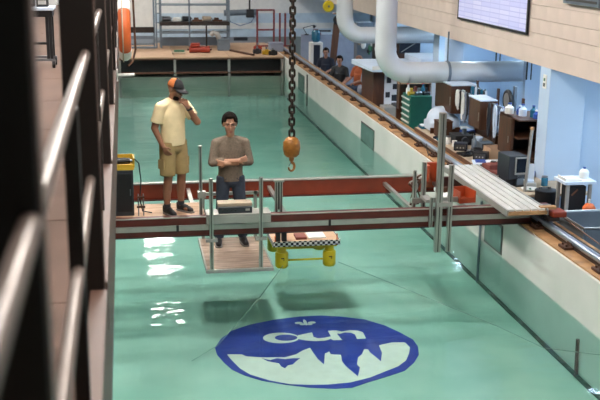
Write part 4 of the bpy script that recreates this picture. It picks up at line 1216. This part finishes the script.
for nm, lb, ca, mm, x, y, kind in junk:
    t = on_bench(nm, lb, ca, x, y, random.uniform(-.6, .6))
    if kind == 'ring':
        for q in range(3):
            MB().tube([(.085 * cos(R(a)) + .01 * q, .085 * sin(R(a)), .016 + .024 * q) for a in range(0, 360, 24)], .015, 7, closed=True).build('loop', mm, t, smooth=True)
    elif kind == 'box':
        MB().box(-.11, .11, -.09, .09, .01, .13).build('case', mm, t, bevel=.008)
        MB().box(-.09, .09, -.096, -.09, .03, .11).build('front_panel', 'alu_slot', t)
        for q in (-.05, 0, .05):
            MB().cyl((q, -.096, .06), (q, -.108, .06), .012, n=8).build('knob', 'alu_flat', t)
        for q in (-.08, .08):
            MB().box(q - .015, q + .015, -.07, .07, 0, .01).build('foot', 'black', t)
    elif kind == 'can':
        MB().lathe([(0, 0), (.045, 0), (.047, .008), (.047, .11), (.04, .12), (0, .12)], 16).build('body', mm, t, smooth=True)
        MB().lathe([(0, .12), (.042, .12), (.042, .14), (0, .14)], 16).build('lid', 'steel' if mm != 'steel' else 'black', t, smooth=True)
    else:
        MB().box(-.16, .16, -.015, .015, 0, .03).build('bar_body', mm, t, bevel=.004)
        MB().box(-.16, -.12, -.03, .03, 0, .07).build('jaw', mm, t, bevel=.004)
        MB().cyl((.05, 0, .03), (.05, 0, .1), .01, n=8).build('screw', 'steel', t, smooth=True)
# leaning pole by the pier
lpole = thing('leaning_pole', 'slim aluminium pole leaning beside the pier', 'pole', (5.385, 12.72, BZ))
MB().cyl((0, 0, 0), (.06, .03, .86), .022, n=10).build('tube', 'alu_flat', lpole, smooth=True)
MB().cyl((.06, .03, .86), (.062, .031, .90), .027, n=10).build('end_cap', 'ply_edge', lpole, smooth=True)
t = on_bench('white_sheet', 'white card propped between the pole and the pier', 'card', 5.62, 13.2, R(5))
MB().box(-.08, .10, 0, .01, 0, .28).build('card_face', 'paper', t)
MB().bar((0, .01, .2), (0, .1, 0), .03, .004).build('prop', 'paper', t)
t = on_bench('small_device', 'grey device with paper tray next to the monitor', 'device', 5.56, 13.0)
MB().box(-.07, .07, -.1, .1, 0, .07).build('case', 'alu_flat', t, bevel=.008)
MB().box(-.05, .05, -.06, .07, .07, .10).build('paper_tray', 'blue_white', t, bevel=.004)

# ------------------------------------------------------------------ corner with bins, printer stand and sink
lb_ = thing('black_bins', 'round black bin with a lid below the pier', 'bin', (5.55, 12.38, LAB))
MB().lathe([(0, 0), (.13, 0), (.15, 1.14), (.155, 1.15), (.155, 1.18), (.14, 1.18), (.12, .05), (0, .05)], 24).build('bin_body', 'black', lb_, smooth=True)
for x in (-.08, .05):
    MB().cyl((x, 0, 1.16), (x, .02, 1.22), .025, n=8).build('lid_knob', 'charcoal', lb_)
MB().lathe([(0, 1.15), (.145, 1.16), (.15, 1.185), (0, 1.20)], 24).build('lid', 'black', lb_, smooth=True)
ps = thing('printer_stand', 'white stand with steel legs holding black equipment', 'stand', (5.77, 12.0, LAB))
for x in (-.16, .15):
    for y in (-.14, .14):
        MB().box(x - .02, x + .02, y - .02, y + .02, 0, 1.38).build('leg', 'alu_flat', ps)
MB().box(-.22, .22, -.18, .18, 1.38, 1.42).build('top', 'blue_white', ps, bevel=.005)
MB().box(-.18, .17, -.15, .15, .9, .92).build('shelf', 'alu_flat', ps)
be = thing('black_computer', 'black tower equipment inside the white stand', 'computer', (5.77, 12.0, LAB + .92))
MB().box(-.12, .12, -.1, .13, 0, .42).build('case', 'black', be, bevel=.008)
MB().bar((-.08, -.105, .3), (.0, -.105, .38), .01, .02).build('trim_strip', 'brown_wood', be)
MB().bar((-.08, -.105, .05), (.0, -.105, .1), .01, .02).build('trim_strip', 'brown_wood', be)
wj = thing('white_jug', 'white plastic jug on top of the white stand', 'jug', (5.90, 12.02, LAB + 1.42))
MB().lathe([(0, 0), (.06, 0), (.065, .08), (.05, .11), (.02, .13), (0, .13)], 16).build('body', 'white_paint', wj, smooth=True)
MB().cyl((0, 0, .13), (0, 0, .15), .02, n=8).build('cap', 'blue_plastic', wj)
pt_ = thing('paper_tray', 'open white paper tray on the white stand', 'tray', (5.70, 11.98, LAB + 1.42))
MB().box(-.13, .10, -.12, .12, 0, .015).build('base', 'white_paint', pt_)
MB().box(-.13, -.12, -.12, .12, .015, .04).build('rim', 'white_paint', pt_)
MB().box(-.1, .08, -.1, .1, .015, .025).build('sheets', 'paper', pt_)
# sink
sk = thing('steel_sink', 'deep grey steel utility sink beside the rail', 'sink', (5.32, 10.72, LAB))
SZ = .72 - LAB
MB().box(0, .03, 0, .78, SZ - .30, SZ).build('side_wall', 'galv', sk, bevel=.004)
MB().box(.9, .93, 0, .78, SZ - .30, SZ).build('side_wall', 'galv', sk, bevel=.004)
MB().box(.03, .9, 0, .03, SZ - .30, SZ).build('front_wall', 'galv', sk, bevel=.004)
MB().box(.03, .9, .75, .78, SZ - .30, SZ).build('back_wall', 'galv', sk, bevel=.004)
MB().box(.03, .9, .03, .75, SZ - .30, SZ - .28).build('basin_floor', 'galv', sk)
MB().tube([(0, 0, SZ), (.93, 0, SZ), (.93, .78, SZ), (0, .78, SZ)], .014, 8, closed=True).build('rim', 'alu', sk, smooth=True)
for x in (.06, .86):
    for y in (.06, .72):
        MB().cyl((x, y, 0), (x, y, SZ - .30), .022, n=8).build('leg', 'galv', sk, smooth=True)
MB().cyl((.46, .4, SZ - .28), (.46, .4, SZ - .27), .04, n=12).build('drain', 'charcoal', sk)
fc = thing('tap', 'dark tap rising behind the steel sink', 'tap', (6.12, 11.56, .70))
MB().tube([(0, 0, 0), (0, 0, .22), (-.02, -.03, .28), (-.06, -.12, .28), (-.08, -.16, .22)], .016, 8).build('spout', 'charcoal', fc, smooth=True)
MB().box(-.05, .05, -.03, .03, 0, .03).build('base', 'steel', fc)
MB().cyl((-.06, 0, .10), (.06, 0, .10), .012, n=8).build('lever', 'charcoal', fc)
sh = thing('drain_shelf', 'white shelf behind the sink with bottles', 'shelf', (5.45, 11.56, LAB))
MB().box(-.05, .9, 0, .22, .98, 1.02).build('board', 'blue_white', sh, bevel=.004)
for x in (0, .85):
    MB().box(x - .02, x + .02, .1, .14, 0, .98).build('leg', 'alu_flat', sh)
ob = thing('orange_sprayer', 'orange tank sprayer on the white shelf behind the sink', 'sprayer', (5.84, 11.68, .62))
MB().lathe([(0, 0), (.05, 0), (.08, .03), (.085, .09), (.05, .14), (.02, .15), (0, .15)], 16).build('tank', 'ring_orange', ob, smooth=True)
MB().cyl((0, 0, .14), (0, 0, .20), .016, n=8).build('nozzle', 'white_paint', ob)
gs = thing('yellow_sponge', 'yellow-green sponge on the shelf behind the sink', 'sponge', (5.90, 11.60, .62))
MB().box(-.05, .05, -.03, .03, .0, .03).build('foam', 'yellow', gs, bevel=.008)
MB().box(-.05, .05, -.03, .03, .03, .036).build('scour_pad', 'green_pcb', gs)
cs = MB().tube([(5.22, 11.6, .72), (5.26, 11.2, .74), (5.27, 10.6, .70), (5.28, 9.6, .66), (5.28, 8.6, .64)], .009, 6).build('steel_cable', 'bench_edge', smooth=True)
tag(cs, 'thin brown cable stretched along the sink front', 'cable')

# thermostat box on the pier
tb = thing('switch_box', 'white switch box with a green light on the pier', 'switch', (XU - .012, 13.47, 2.0))
MB().box(0, .012, -.06, .06, 0, .2).build('plate', 'white_paint', tb, bevel=.004)
MB().box(-.006, 0, -.02, .02, .11, .15).build('switch', 'green_pcb', tb)
MB().box(-.006, 0, -.025, .025, .03, .08).build('button_panel', 'charcoal', tb)

# ------------------------------------------------------------------ ducts
def duct(label, x, y, zb, r, xe, ztop):
    t = thing('air_duct', label, 'duct', (x, y, zb), group='white air ducts of the hall')
    R_ = .42
    MB().cyl((0, 0, R_), (0, 0, ztop - zb), r, n=28).build('down_pipe', 'duct', t, smooth=True)
    MB().tube([(R_ - R_ * cos(R(a)), 0, R_ - R_ * sin(R(a))) for a in range(0, 91, 9)], r, 28).build('elbow', 'duct', t, smooth=True)
    MB().cyl((R_, 0, 0), (xe - x, 0, 0), r, n=28).build('cross_pipe', 'duct', t, smooth=True)
    MB().cyl((0, 0, R_ - .02), (0, 0, R_ + .03), r + .007, n=28).build('collar', 'duct', t, smooth=True)
    MB().cyl((R_ + .72, 0, 0), (R_ + .77, 0, 0), r + .012, n=28).build('strap', 'galv', t, smooth=True)
    MB().bar((R_ + .745, 0, r), (R_ + .745, 0, ZU + .16 - zb), .03, .01).build('strap_hanger', 'galv', t)
duct('white air duct bending under the block wall beside the green tool cabinet', 4.59, 17.5, 1.73, .19, 9.3, CEIL)
duct('white air duct bending under the block wall above the standing people', 5.01, 22.9, 1.91, .19, 9.3, CEIL)
for y, x, lb in ((16.2, 6.75, 'thin dark conduit drop on the bay wall near the wheel'), (18.6, 7.1, 'thin dark conduit drop behind the first duct')):
    t = thing('conduit_drop', lb, 'conduit', (x, y, 1.75))
    MB().cyl((0, 0, 0), (0, 0, .71), .015, n=8).build('tube', 'charcoal', t, smooth=True)
    MB().cyl((.08, 0, 0), (.08, 0, .71), .012, n=8).build('tube', 'charcoal', t, smooth=True)
    MB().box(-.03, .11, -.04, .04, .55, .68).build('junction_box', 'charcoal', t)
struct(MB().box(6.9, 9.4, 16.6, 16.7, LAB, ZU + .16).build('wall_bay_divider', 'bay_wall'))

# projection screen on the block wall
ps = thing('projection_screen', 'white projection screen with a black border hung on the block wall', 'screen', (5.86, 15.75, 2.70))
MB().box(0, .02, -1.54, 1.58, 0.03, 1.9).build('sheet', 'sheet', ps)
MB().box(-.006, .024, -1.58, 1.62, 0, .035).build('bottom_bar', 'black', ps)
MB().box(-.004, .022, -1.585, -1.54, .03, 1.9).build('side_border', 'black', ps)
MB().box(-.004, .022, 1.58, 1.62, .03, 1.9).build('side_border', 'black', ps)
MB().cyl((.0, -1.65, 1.95), (.0, 1.7, 1.95), .05, n=12).build('roller_case', 'white_paint', ps, smooth=True)
MB().cyl((.01, .2, .0), (.01, .2, -.09), .004, n=5).build('pull_cord', 'white_paint', ps)
wv = thing('wall_vent', 'grey box fixed high on the block wall past the screen', 'vent', (5.82, 12.4, 3.24))
MB().box(0, .08, -.55, .5, 0, .3).build('case', 'galv', wv, bevel=.006)
for q in range(4):
    MB().box(-.008, 0, -.5, .45, .04 + q * .06, .07 + q * .06).build('louvre', 'alu_slot', wv)

# ------------------------------------------------------------------ people
V = Vector
def head_prims(m, c, s=1.0, tilt=0.0, yaw=0.0):
    """head with brow, nose, cheeks, chin and ears around centre c; faces -Y, tilt bows it"""
    rot = Matrix.Rotation(yaw, 3, 'Z') @ Matrix.Rotation(tilt, 3, 'X')
    def P(x, y, z): return V(c) + rot @ V((x * s, y * s, z * s))
    m.ball(P(0, .012, .03), .074 * s, .092 * s, .088 * s, n=18, m=12, rot=rot)
    m.ball(P(0, -.025, -.035), .058 * s, .062 * s, .082 * s, n=16, m=10, rot=rot)
    m.ball(P(0, -.066, -.098), .028 * s, .024 * s, .022 * s, n=12, m=8, rot=rot)
    m.cap(P(0, -.088, .018), P(0, -.108, -.028), .009 * s, .0145 * s, n=8)
    m.ball(P(0, -.082, -.066), .022 * s, .014 * s, .010 * s, n=10, m=7, rot=rot)
    for sx in (-1, 1):
        m.ball(P(sx * .034, -.075, .033), .026 * s, .016 * s, .010 * s, n=10, m=7, rot=rot)
        m.ball(P(sx * .040, -.060, -.02), .024 * s, .026 * s, .024 * s, n=10, m=7, rot=rot)
        m.ball(P(sx * .077, .012, -.005), .010 * s, .022 * s, .034 * s, n=10, m=7, rot=rot)
    return P, rot
def face_parts(P, rot, s, root, brow='hair_dark'):
    for sx in (-1, 1):
        MB().ball(P(sx * .032, -.081, .012), .0125 * s, .008 * s, .0075 * s, n=10, m=7, rot=rot).build('eye', 'eye_white', root, smooth=True)
        MB().ball(P(sx * .031, -.0875, .011), .0058 * s, .004 * s, .0066 * s, n=8, m=6, rot=rot).build('iris', 'hair_dark', root, smooth=True)
        MB().cap(P(sx * .014, -.094, .033), P(sx * .052, -.082, .034), .006 * s, .004 * s, n=6).build('eyebrow', brow, root, smooth=True)
    MB().ball(P(0, -.094, -.064), .024 * s, .007 * s, .0075 * s, n=10, m=7, rot=rot).build('lips', 'lips', root, smooth=True)
def hand_prims(m, wrist, dirv, palmn, s=1.0, curl=25, thumb_side=1, spread=4):
    """palm plus five bent fingers; dirv points along the fingers, palmn out of the palm"""
    d = V(dirv).normalized(); n = V(palmn); n = (n - d * n.dot(d)).normalized(); sd = d.cross(n) * thumb_side
    w0 = V(wrist)
    for k in range(4):
        off = (k - 1.5) * .0195 * s
        m.cap(w0 + sd * off * .6, w0 + d * .085 * s + sd * off, .013 * s, .0115 * s, n=8)
    for k, ln in enumerate((.062, .078, .084, .074)):
        off = (k - 1.5) * .0205 * s
        base = w0 + d * .085 * s + sd * off
        a = 0; p = base
        for j, f in enumerate((.45, .32, .23)):
            a += R(curl) * (.8 if j == 0 else 1)
            dd = (d * cos(a) + n * sin(a)) + sd * ((k - 1.5) * R(spread))
            q = p + dd.normalized() * ln * f * s
            m.cap(p, q, (.0098 - j * .0008) * s, (.009 - j * .0008) * s, n=8); p = q
    tb = w0 + d * .03 * s + sd * .030 * s
    t1 = tb + (d * .6 + sd * .7 + n * .3).normalized() * .038 * s
    t2 = t1 + (d * .9 + sd * .15 + n * .35).normalized() * .03 * s
    m.cap(w0 + d * .012 * s + sd * .016 * s, tb, .014 * s, .0125 * s, n=8).cap(tb, t1, .0125 * s, .0105 * s, n=8).cap(t1, t2, .0105 * s, .009 * s, n=8)
def shoe(root, heel, toe, s=1.0):
    h, t = V(heel), V(toe); d = (t - h).normalized()
    m = MB().cap(h + V((0, 0, .045)), h + d * .09 * s + V((0, 0, .055)), .042 * s, .045 * s)
    m.cap(h + d * .09 * s + V((0, 0, .05)), t + V((0, 0, .034)), .045 * s, .036 * s)
    m.cyl(h + V((0, 0, .05)), h + V((0, 0, .115)), .042 * s, .042 * s)
    o = solid(m, .012, 3, 'shoe', 'shoe', root)
    # sole
    sd = V((-d.y, d.x, 0)); prof = []
    for a in range(0, 360, 20):
        ca, sa = cos(R(a)), sin(R(a)); L = (t - h).length / 2 + .045
        c_ = (h + t) / 2
        wv = .046 * (1 + .12 * ca) * s
        prof.append(((c_ + d * (L * (abs(ca) ** .75) * (1 if ca > 0 else -1)) + sd * wv * (abs(sa) ** .6) * (1 if sa > 0 else -1)).x, (c_ + d * (L * (abs(ca) ** .75) * (1 if ca > 0 else -1)) + sd * wv * (abs(sa) ** .6) * (1 if sa > 0 else -1)).y))
    MB().prism(prof, heel[2] + .0, heel[2] + .02).build('sole', 'sole', o)
    MB().tube([tuple(h + d * (.10 + .018 * k) * s + sd * ((-1) ** k) * .018 + V((0, 0, .098 - .006 * k))) for k in range(5)], .004, 5).build('lace', 'charcoal', o)
    return o

# ---- man in pale T-shirt, khaki shorts and cap; hand at chin, other hand in pocket
p1 = thing('person', 'man in pale yellow T-shirt, khaki shorts and cap, hand at chin', 'person', (.52, 11.80, .80), R(38))
p1.scale = (.952, .952, .952)
m = MB()
P, rot = head_prims(m, (.01, -.055, 1.585), 1.06, R(17), R(8))
m.cap((0, .0, 1.42), (.005, -.035, 1.53), .060, .054)
# trunk
m.ball((0, .0, 1.28), .165, .105, .17).ball((0, .0, 1.10), .155, .11, .16).ball((0, .005, .95), .165, .115, .12)
for sx in (-1, 1):
    m.cap((sx * .03, 0, 1.42), (sx * .185, 0, 1.375), .05, .052)
RS, RE, RW = (-.195, .0, 1.37), (-.255, .045, 1.12), (-.215, -.06, .90)
LS, LE, LWr = (.195, .0, 1.37), (.235, -.20, 1.17), (.078, -.205, 1.375)
m.cap(RS, RE, .054, .044).cap(RE, RW, .043, .030)
m.cap(LS, LE, .054, .045).cap(LE, LWr, .045, .030)
hand_prims(m, RW, (.35, -.35, -.85), (.9, .2, -.2), 1.0, 22, 1)
hand_prims(m, LWr, (-.55, .22, .80), (-.15, .9, .05), 1.0, 48, -1)
for sx, hx, kx, fx in ((-1, -.095, -.105, -.10), (1, .095, .115, .13)):
    m.cap((hx, 0, .90), (kx, -.02, .50), .088, .060)
    m.cap((kx, -.02, .50), (fx, .015, .30), .056, .056).cap((fx, .02, .30), (fx, .02, .085), .054, .036)
    m.cap((fx, .02, .06), (fx, -.1, .04), .035, .03)
solid(m, .0075, 2, 'body', 'skin_tan', p1)
face_parts(P, rot, 1.06, p1)
# beard
bm_ = MB()
for a in range(-60, 61, 15):
    bm_.ball(P(.058 * sin(R(a)), -.030 - .045 * cos(R(a)), -.082), .02, .018, .03, n=8, m=6, rot=rot)
solid(bm_, .008, 2, 'beard', 'hair_dark', p1)
# T-shirt
m = MB()
m.loft([(0, 0, .89, .178, .130), (0, 0, 1.0, .172, .130), (0, 0, 1.15, .172, .128), (0, 0, 1.28, .180, .125), (0, 0, 1.37, .165, .108), (0, 0, 1.43, .10, .08), (0, -.005, 1.465, .066, .064)])
for sx in (-1, 1):
    m.cap((sx * .04, 0, 1.425), (sx * .192, 0, 1.375), .062, .072)
m.cyl((-.185, 0, 1.385), (-.24, .03, 1.185), .072, .076).cyl((.185, 0, 1.385), (.228, -.13, 1.225), .072, .076)
o = solid(m, .011, 4, 'tshirt', 'tee', p1)
# shorts
m = MB()
m.ball((0, .005, .93), .172, .128, .12).ball((0, .0, .86), .168, .122, .10)
for hx, kx in ((-.092, -.112), (.092, .122)):
    m.cyl((hx, 0, .93), (kx, -.015, .505), .105, .098, n=20)
solid(m, .011, 3, 'shorts', 'khaki', p1)
for kx in (-.2, .205):
    MB().box(kx - .012, kx + .012, -.06, .05, .60, .72).build('cargo_pocket', 'khaki', p1, bevel=.008)
for fx in (-.10, .13):
    shoe(p1, (fx, .05, 0), (fx + (.02 if fx > 0 else -.03), -.145, 0))
    MB().cyl((fx, .02, .08), (fx, .02, .135), .043, .044, n=14).build('sock', 'charcoal', p1, smooth=True)
# watch
d = (V(LWr) - V(LE)).normalized(); c = V(LWr) - d * .025
MB().cyl(c - d * .012, c + d * .012, .036, n=16).build('watch_strap', 'black', p1, smooth=True)
MB().cyl(c + V((.01, -.033, 0)), c + V((.012, -.044, 0)), .017, n=12).build('watch_face', 'charcoal', p1)
# cap: dark front panels and peak, orange rear mesh
m = MB(); vs = []; fr_, bk = MB(), MB()
def crown(a0, a1, r=1.0):
    q = MB(); N_, M_ = 16, 7; vs = []; fs = []
    for j in range(M_ + 1):
        ph = R(90) * j / M_
        for i in range(N_ + 1):
            t = R(a0 + (a1 - a0) * i / N_)
            vs.append(P(.086 * r * cos(ph) * cos(t), .008 + .105 * r * cos(ph) * sin(t), .035 + .10 * r * sin(ph)))
    for j in range(M_):
        for i in range(N_):
            fs.append((j * (N_ + 1) + i, j * (N_ + 1) + i + 1, (j + 1) * (N_ + 1) + i + 1, (j + 1) * (N_ + 1) + i))
    return q.add(vs, fs)
cp = crown(200, 340, 1.0).build('cap_front', 'cap_black', p1, smooth=True)
for o_ in (cp, crown(-20, 200, 1.0).build('cap_back', 'cap_orange', p1, smooth=True)):
    sd_ = o_.modifiers.new('t', 'SOLIDIFY'); sd_.thickness = .005
br = MB(); top = []; n_ = 12
for i in range(n_ + 1):
    t = R(205 + 130 * i / n_)
    top.append(P(.086 * cos(t), .008 + .105 * sin(t), .036))
for i in range(n_ + 1):
    t = R(205 + 130 * i / n_)
    top.append(P(.082 * cos(t), -.035 + .155 * sin(t), .018 - .01 * abs(cos(t))))
br.add(top, [(i, i + 1, n_ + 2 + i, n_ + 1 + i) for i in range(n_)])
b_o = br.build('cap_peak', 'cap_black', p1, smooth=True); sd_ = b_o.modifiers.new('t', 'SOLIDIFY'); sd_.thickness = .006
MB().ball(P(0, .008, .137), .008, n=8, m=6).build('cap_button', 'cap_black', p1)

# ---- man in brown-grey sweater with folded arms
p2 = thing('person', 'dark-haired man with folded arms in brown-grey sweater and jeans', 'person', (1.27, 12.43, .19), R(2))
p2.scale = (.978, .978, .978)
m = MB()
P, rot = head_prims(m, (-.01, -.03, 1.612), 1.11, R(7), R(-3))
m.cap((0, .0, 1.42), (0, -.015, 1.56), .056, .052)
m.ball((0, .0, 1.28), .17, .11, .18).ball((0, .0, 1.10), .15, .105, .16).ball((0, .005, .95), .165, .115, .12)
for sx in (-1, 1):
    m.cap((sx * .03, 0, 1.395), (sx * .175, 0, 1.36), .045, .045)
RS, RE, RW = (-.19, .0, 1.365), (-.245, -.055, 1.12), (.075, -.205, 1.165)
LS, LE, LWr = (.19, .0, 1.365), (.245, -.055, 1.12), (-.085, -.185, 1.125)
m.cap(RS, RE, .054, .047).cap(RE, RW, .046, .030)
m.cap(LS, LE, .054, .047).cap(LE, LWr, .046, .030)
hand_prims(m, RW, (.80, .32, .12), (.1, .95, 0), 1.0, 20, -1)
hand_prims(m, LWr, (-.80, .38, .05), (.1, .95, 0), 1.0, 20, 1)
for sx in (-1, 1):
    m.cap((sx * .095, 0, .90), (sx * .125, -.02, .49), .085, .058)
    m.cap((sx * .125, -.02, .49), (sx * .15, .01, .28), .054, .052).cap((sx * .15, .01, .28), (sx * .16, .02, .085), .05, .036)
    m.cap((sx * .16, .02, .06), (sx * .17, -.1, .04), .035, .03)
solid(m, .0075, 2, 'body', 'skin', p2)
face_parts(P, rot, 1.11, p2)
# hair
m = MB()
def HP(a, e, r=1.0): return P(.080 * r * cos(R(e)) * cos(R(a)), .014 + .098 * r * cos(R(e)) * sin(R(a)), .032 + .098 * r * sin(R(e)))
for e in range(-15, 91, 15):
    for a in range(0, 360, 20):
        fr = abs(((a - 270 + 180) % 360) - 180)      # angle away from the face
        lim = 38 if fr < 50 else (8 if fr < 85 else -25)
        if e >= lim:
            m.ball(HP(a, e), .022, n=8, m=6)
for a in (240, 255, 270, 285, 300):
    m.ball(HP(a, 42, 1.06), .022, n=8, m=6)
solid(m, .009, 2, 'hair', 'hair_dark', p2)
# sweater with pushed-up sleeves
m = MB()
m.loft([(0, 0, .865, .168, .122), (0, 0, 1.0, .160, .120), (0, 0, 1.15, .166, .122), (0, 0, 1.28, .178, .122), (0, 0, 1.37, .158, .104), (0, 0, 1.42, .10, .08), (0, -.005, 1.445, .064, .062)])
for sx in (-1, 1):
    m.cap((sx * .045, 0, 1.41), (sx * .182, 0, 1.365), .058, .066)
for S, E_, W_ in ((RS, RE, RW), (LS, LE, LWr)):
    m.cap(S, E_, .064, .056)
    m.cyl(E_, V(E_).lerp(V(W_), .50), .056, .047)
o = solid(m, .011, 3, 'sweater', 'sweater', p2)
MB().tube([(.068 * cos(R(a)), .0 + .060 * sin(R(a)), 1.452 - .022 * max(0, -sin(R(a)))) for a in range(0, 360, 20)], .010, 6, closed=True).build('collar', 'sweater', p2, smooth=True)
# jeans
m = MB()
m.ball((0, .005, .93), .168, .124, .11).ball((0, .0, .86), .165, .118, .09)
for sx in (-1, 1):
    m.cyl((sx * .09, 0, .92), (sx * .125, -.02, .50), .098, .076, n=18)
    m.cap((sx * .125, -.02, .50), (sx * .125, -.02, .49), .076, .076)
    m.cyl((sx * .125, -.02, .50), (sx * .16, .02, .09), .076, .066, n=18)
solid(m, .011, 3, 'jeans', 'jeans', p2)
for sx in (-1, 1):
    MB().bar((sx * .06, -.124, .92), (sx * .14, -.10, .86), .006, .006).build('pocket_seam', 'navy', p2)
    shoe(p2, (sx * .16, .05, 0), (sx * .18, -.145, 0), 1.05)

# ---- three people sitting on stools by the far benches
def far_person(label, stool_label, loc, rz, shirt, trousers, hairm, arm, sh=0.0):
    t = thing('person', label, 'person', loc, rz)
    D = -.36 + sh
    m = MB()
    P, rot = head_prims(m, (0, -.05, 1.60 + D), 1.0, R(16), 0)
    m.cap((0, 0, 1.42 + D), (0, -.03, 1.54 + D), .06, .055)
    m.ball((0, 0, 1.25 + D), .16, .10, .18).ball((0, 0, .98 + D), .155, .105, .15)
    hz = .88 + D
    arms = []
    for sx in (-1, 1):
        m.cap((sx * .03, 0, 1.42 + D), (sx * .18, 0, 1.37 + D), .05, .05)
        E_ = V((sx * .25, -.06, 1.12 + D)); W_ = V(arm[0] if sx < 0 else arm[1]) + V((0, 0, D))
        m.cap((sx * .19, 0, 1.37 + D), E_, .052, .043).cap(E_, W_, .042, .03)
        hand_prims(m, W_, (W_ - E_).normalized() + V((0, -.4, -.1)), (0, 0, -1), 1.0, 30, sx)
        arms.append((V((sx * .185, 0, 1.375 + D)), E_, W_))
        m.cap((sx * .09, 0, hz), (sx * .12, -.42, hz + .01), .08, .058).cap((sx * .12, -.42, hz + .01), (sx * .13, -.36, .09), .055, .036)
        m.cap((sx * .13, -.36, .05), (sx * .14, -.50, .035), .035, .03)
    solid(m, .012, 2, 'body', 'skin_far', t)
    face_parts(P, rot, 1.0, t)
    m = MB()
    for e in range(-10, 91, 20):
        for a in range(0, 360, 30):
            if e >= (40 if abs(((a - 270 + 180) % 360) - 180) < 65 else -10):
                m.ball(P(.08 * cos(R(e)) * cos(R(a)), .014 + .098 * cos(R(e)) * sin(R(a)), .032 + .098 * sin(R(e))), .026, n=8, m=6)
    solid(m, .013, 2, 'hair', hairm, t)
    m = MB()
    m.ball((0, 0, 1.27 + D), .175, .12, .18).cyl((0, 0, 1.25 + D), (0, 0, .88 + D), .155, .165, n=20)
    for sx in (-1, 1):
        m.cap((sx * .035, 0, 1.43 + D), (sx * .185, 0, 1.37 + D), .058, .064)
    for S, E_, W_ in arms:
        m.cyl(S, E_.lerp(S, .15), .066, .06)
    solid(m, .015, 3, 'shirt', shirt, t)
    m = MB()
    m.ball((0, 0, hz + .02), .17, .125, .11)
    for sx in (-1, 1):
        m.cyl((sx * .09, 0, hz), (sx * .12, -.43, hz + .01), .095, .075, n=16)
        m.cap((sx * .12, -.42, hz + .01), (sx * .12, -.43, hz + .01), .074, .074).cyl((sx * .12, -.42, hz + .01), (sx * .13, -.36, .09), .072, .06, n=16)
    solid(m, .015, 3, 'trousers', trousers, t)
    for sx in (-1, 1):
        m = MB().cap((sx * .13, -.34, .045), (sx * .14, -.50, .04), .045, .04)
        solid(m, .014, 2, 'shoe', 'shoe', t)
    st = thing('lab_stool', stool_label, 'stool', loc, rz)
    top = hz - .10
    MB().lathe([(0, top - .04), (.15, top - .04), (.165, top - .02), (.16, top), (0, top)], 20).build('seat', 'charcoal', st, smooth=True)
    for a in range(45, 360, 90):
        MB().bar((.10 * cos(R(a)), .10 * sin(R(a)), top - .04), (.17 * cos(R(a)), .17 * sin(R(a)), 0), .025, .025).build('leg', 'steel', st)
    MB().tube([(.145 * cos(R(a)), .145 * sin(R(a)), .16) for a in range(0, 360, 20)], .008, 6, closed=True).build('foot_ring', 'steel', st, smooth=True)
far_person('young man in navy T-shirt looking down by the far benches', 'stool under the young man in navy', (5.85, 29.2, LAB), R(-20), 'navy', 'charcoal', 'hair_dark', ((-.12, -.30, 1.08), (.10, -.32, 1.08)))
far_person('dark-haired person in black top sitting between the other two', 'stool under the person in black', (5.88, 27.35, LAB), R(-30), 'black', 'charcoal', 'hair_dark', ((-.34, -.30, 1.0), (.16, -.30, .98)), -.03)
far_person('person in rust-orange shirt beside the black cabinet', 'stool under the person in rust orange', (6.20, 26.3, LAB), R(-55), 'red_cloth', 'jeans', 'skin_far', ((-.18, -.32, 1.05), (.10, -.30, 1.05)), .08)
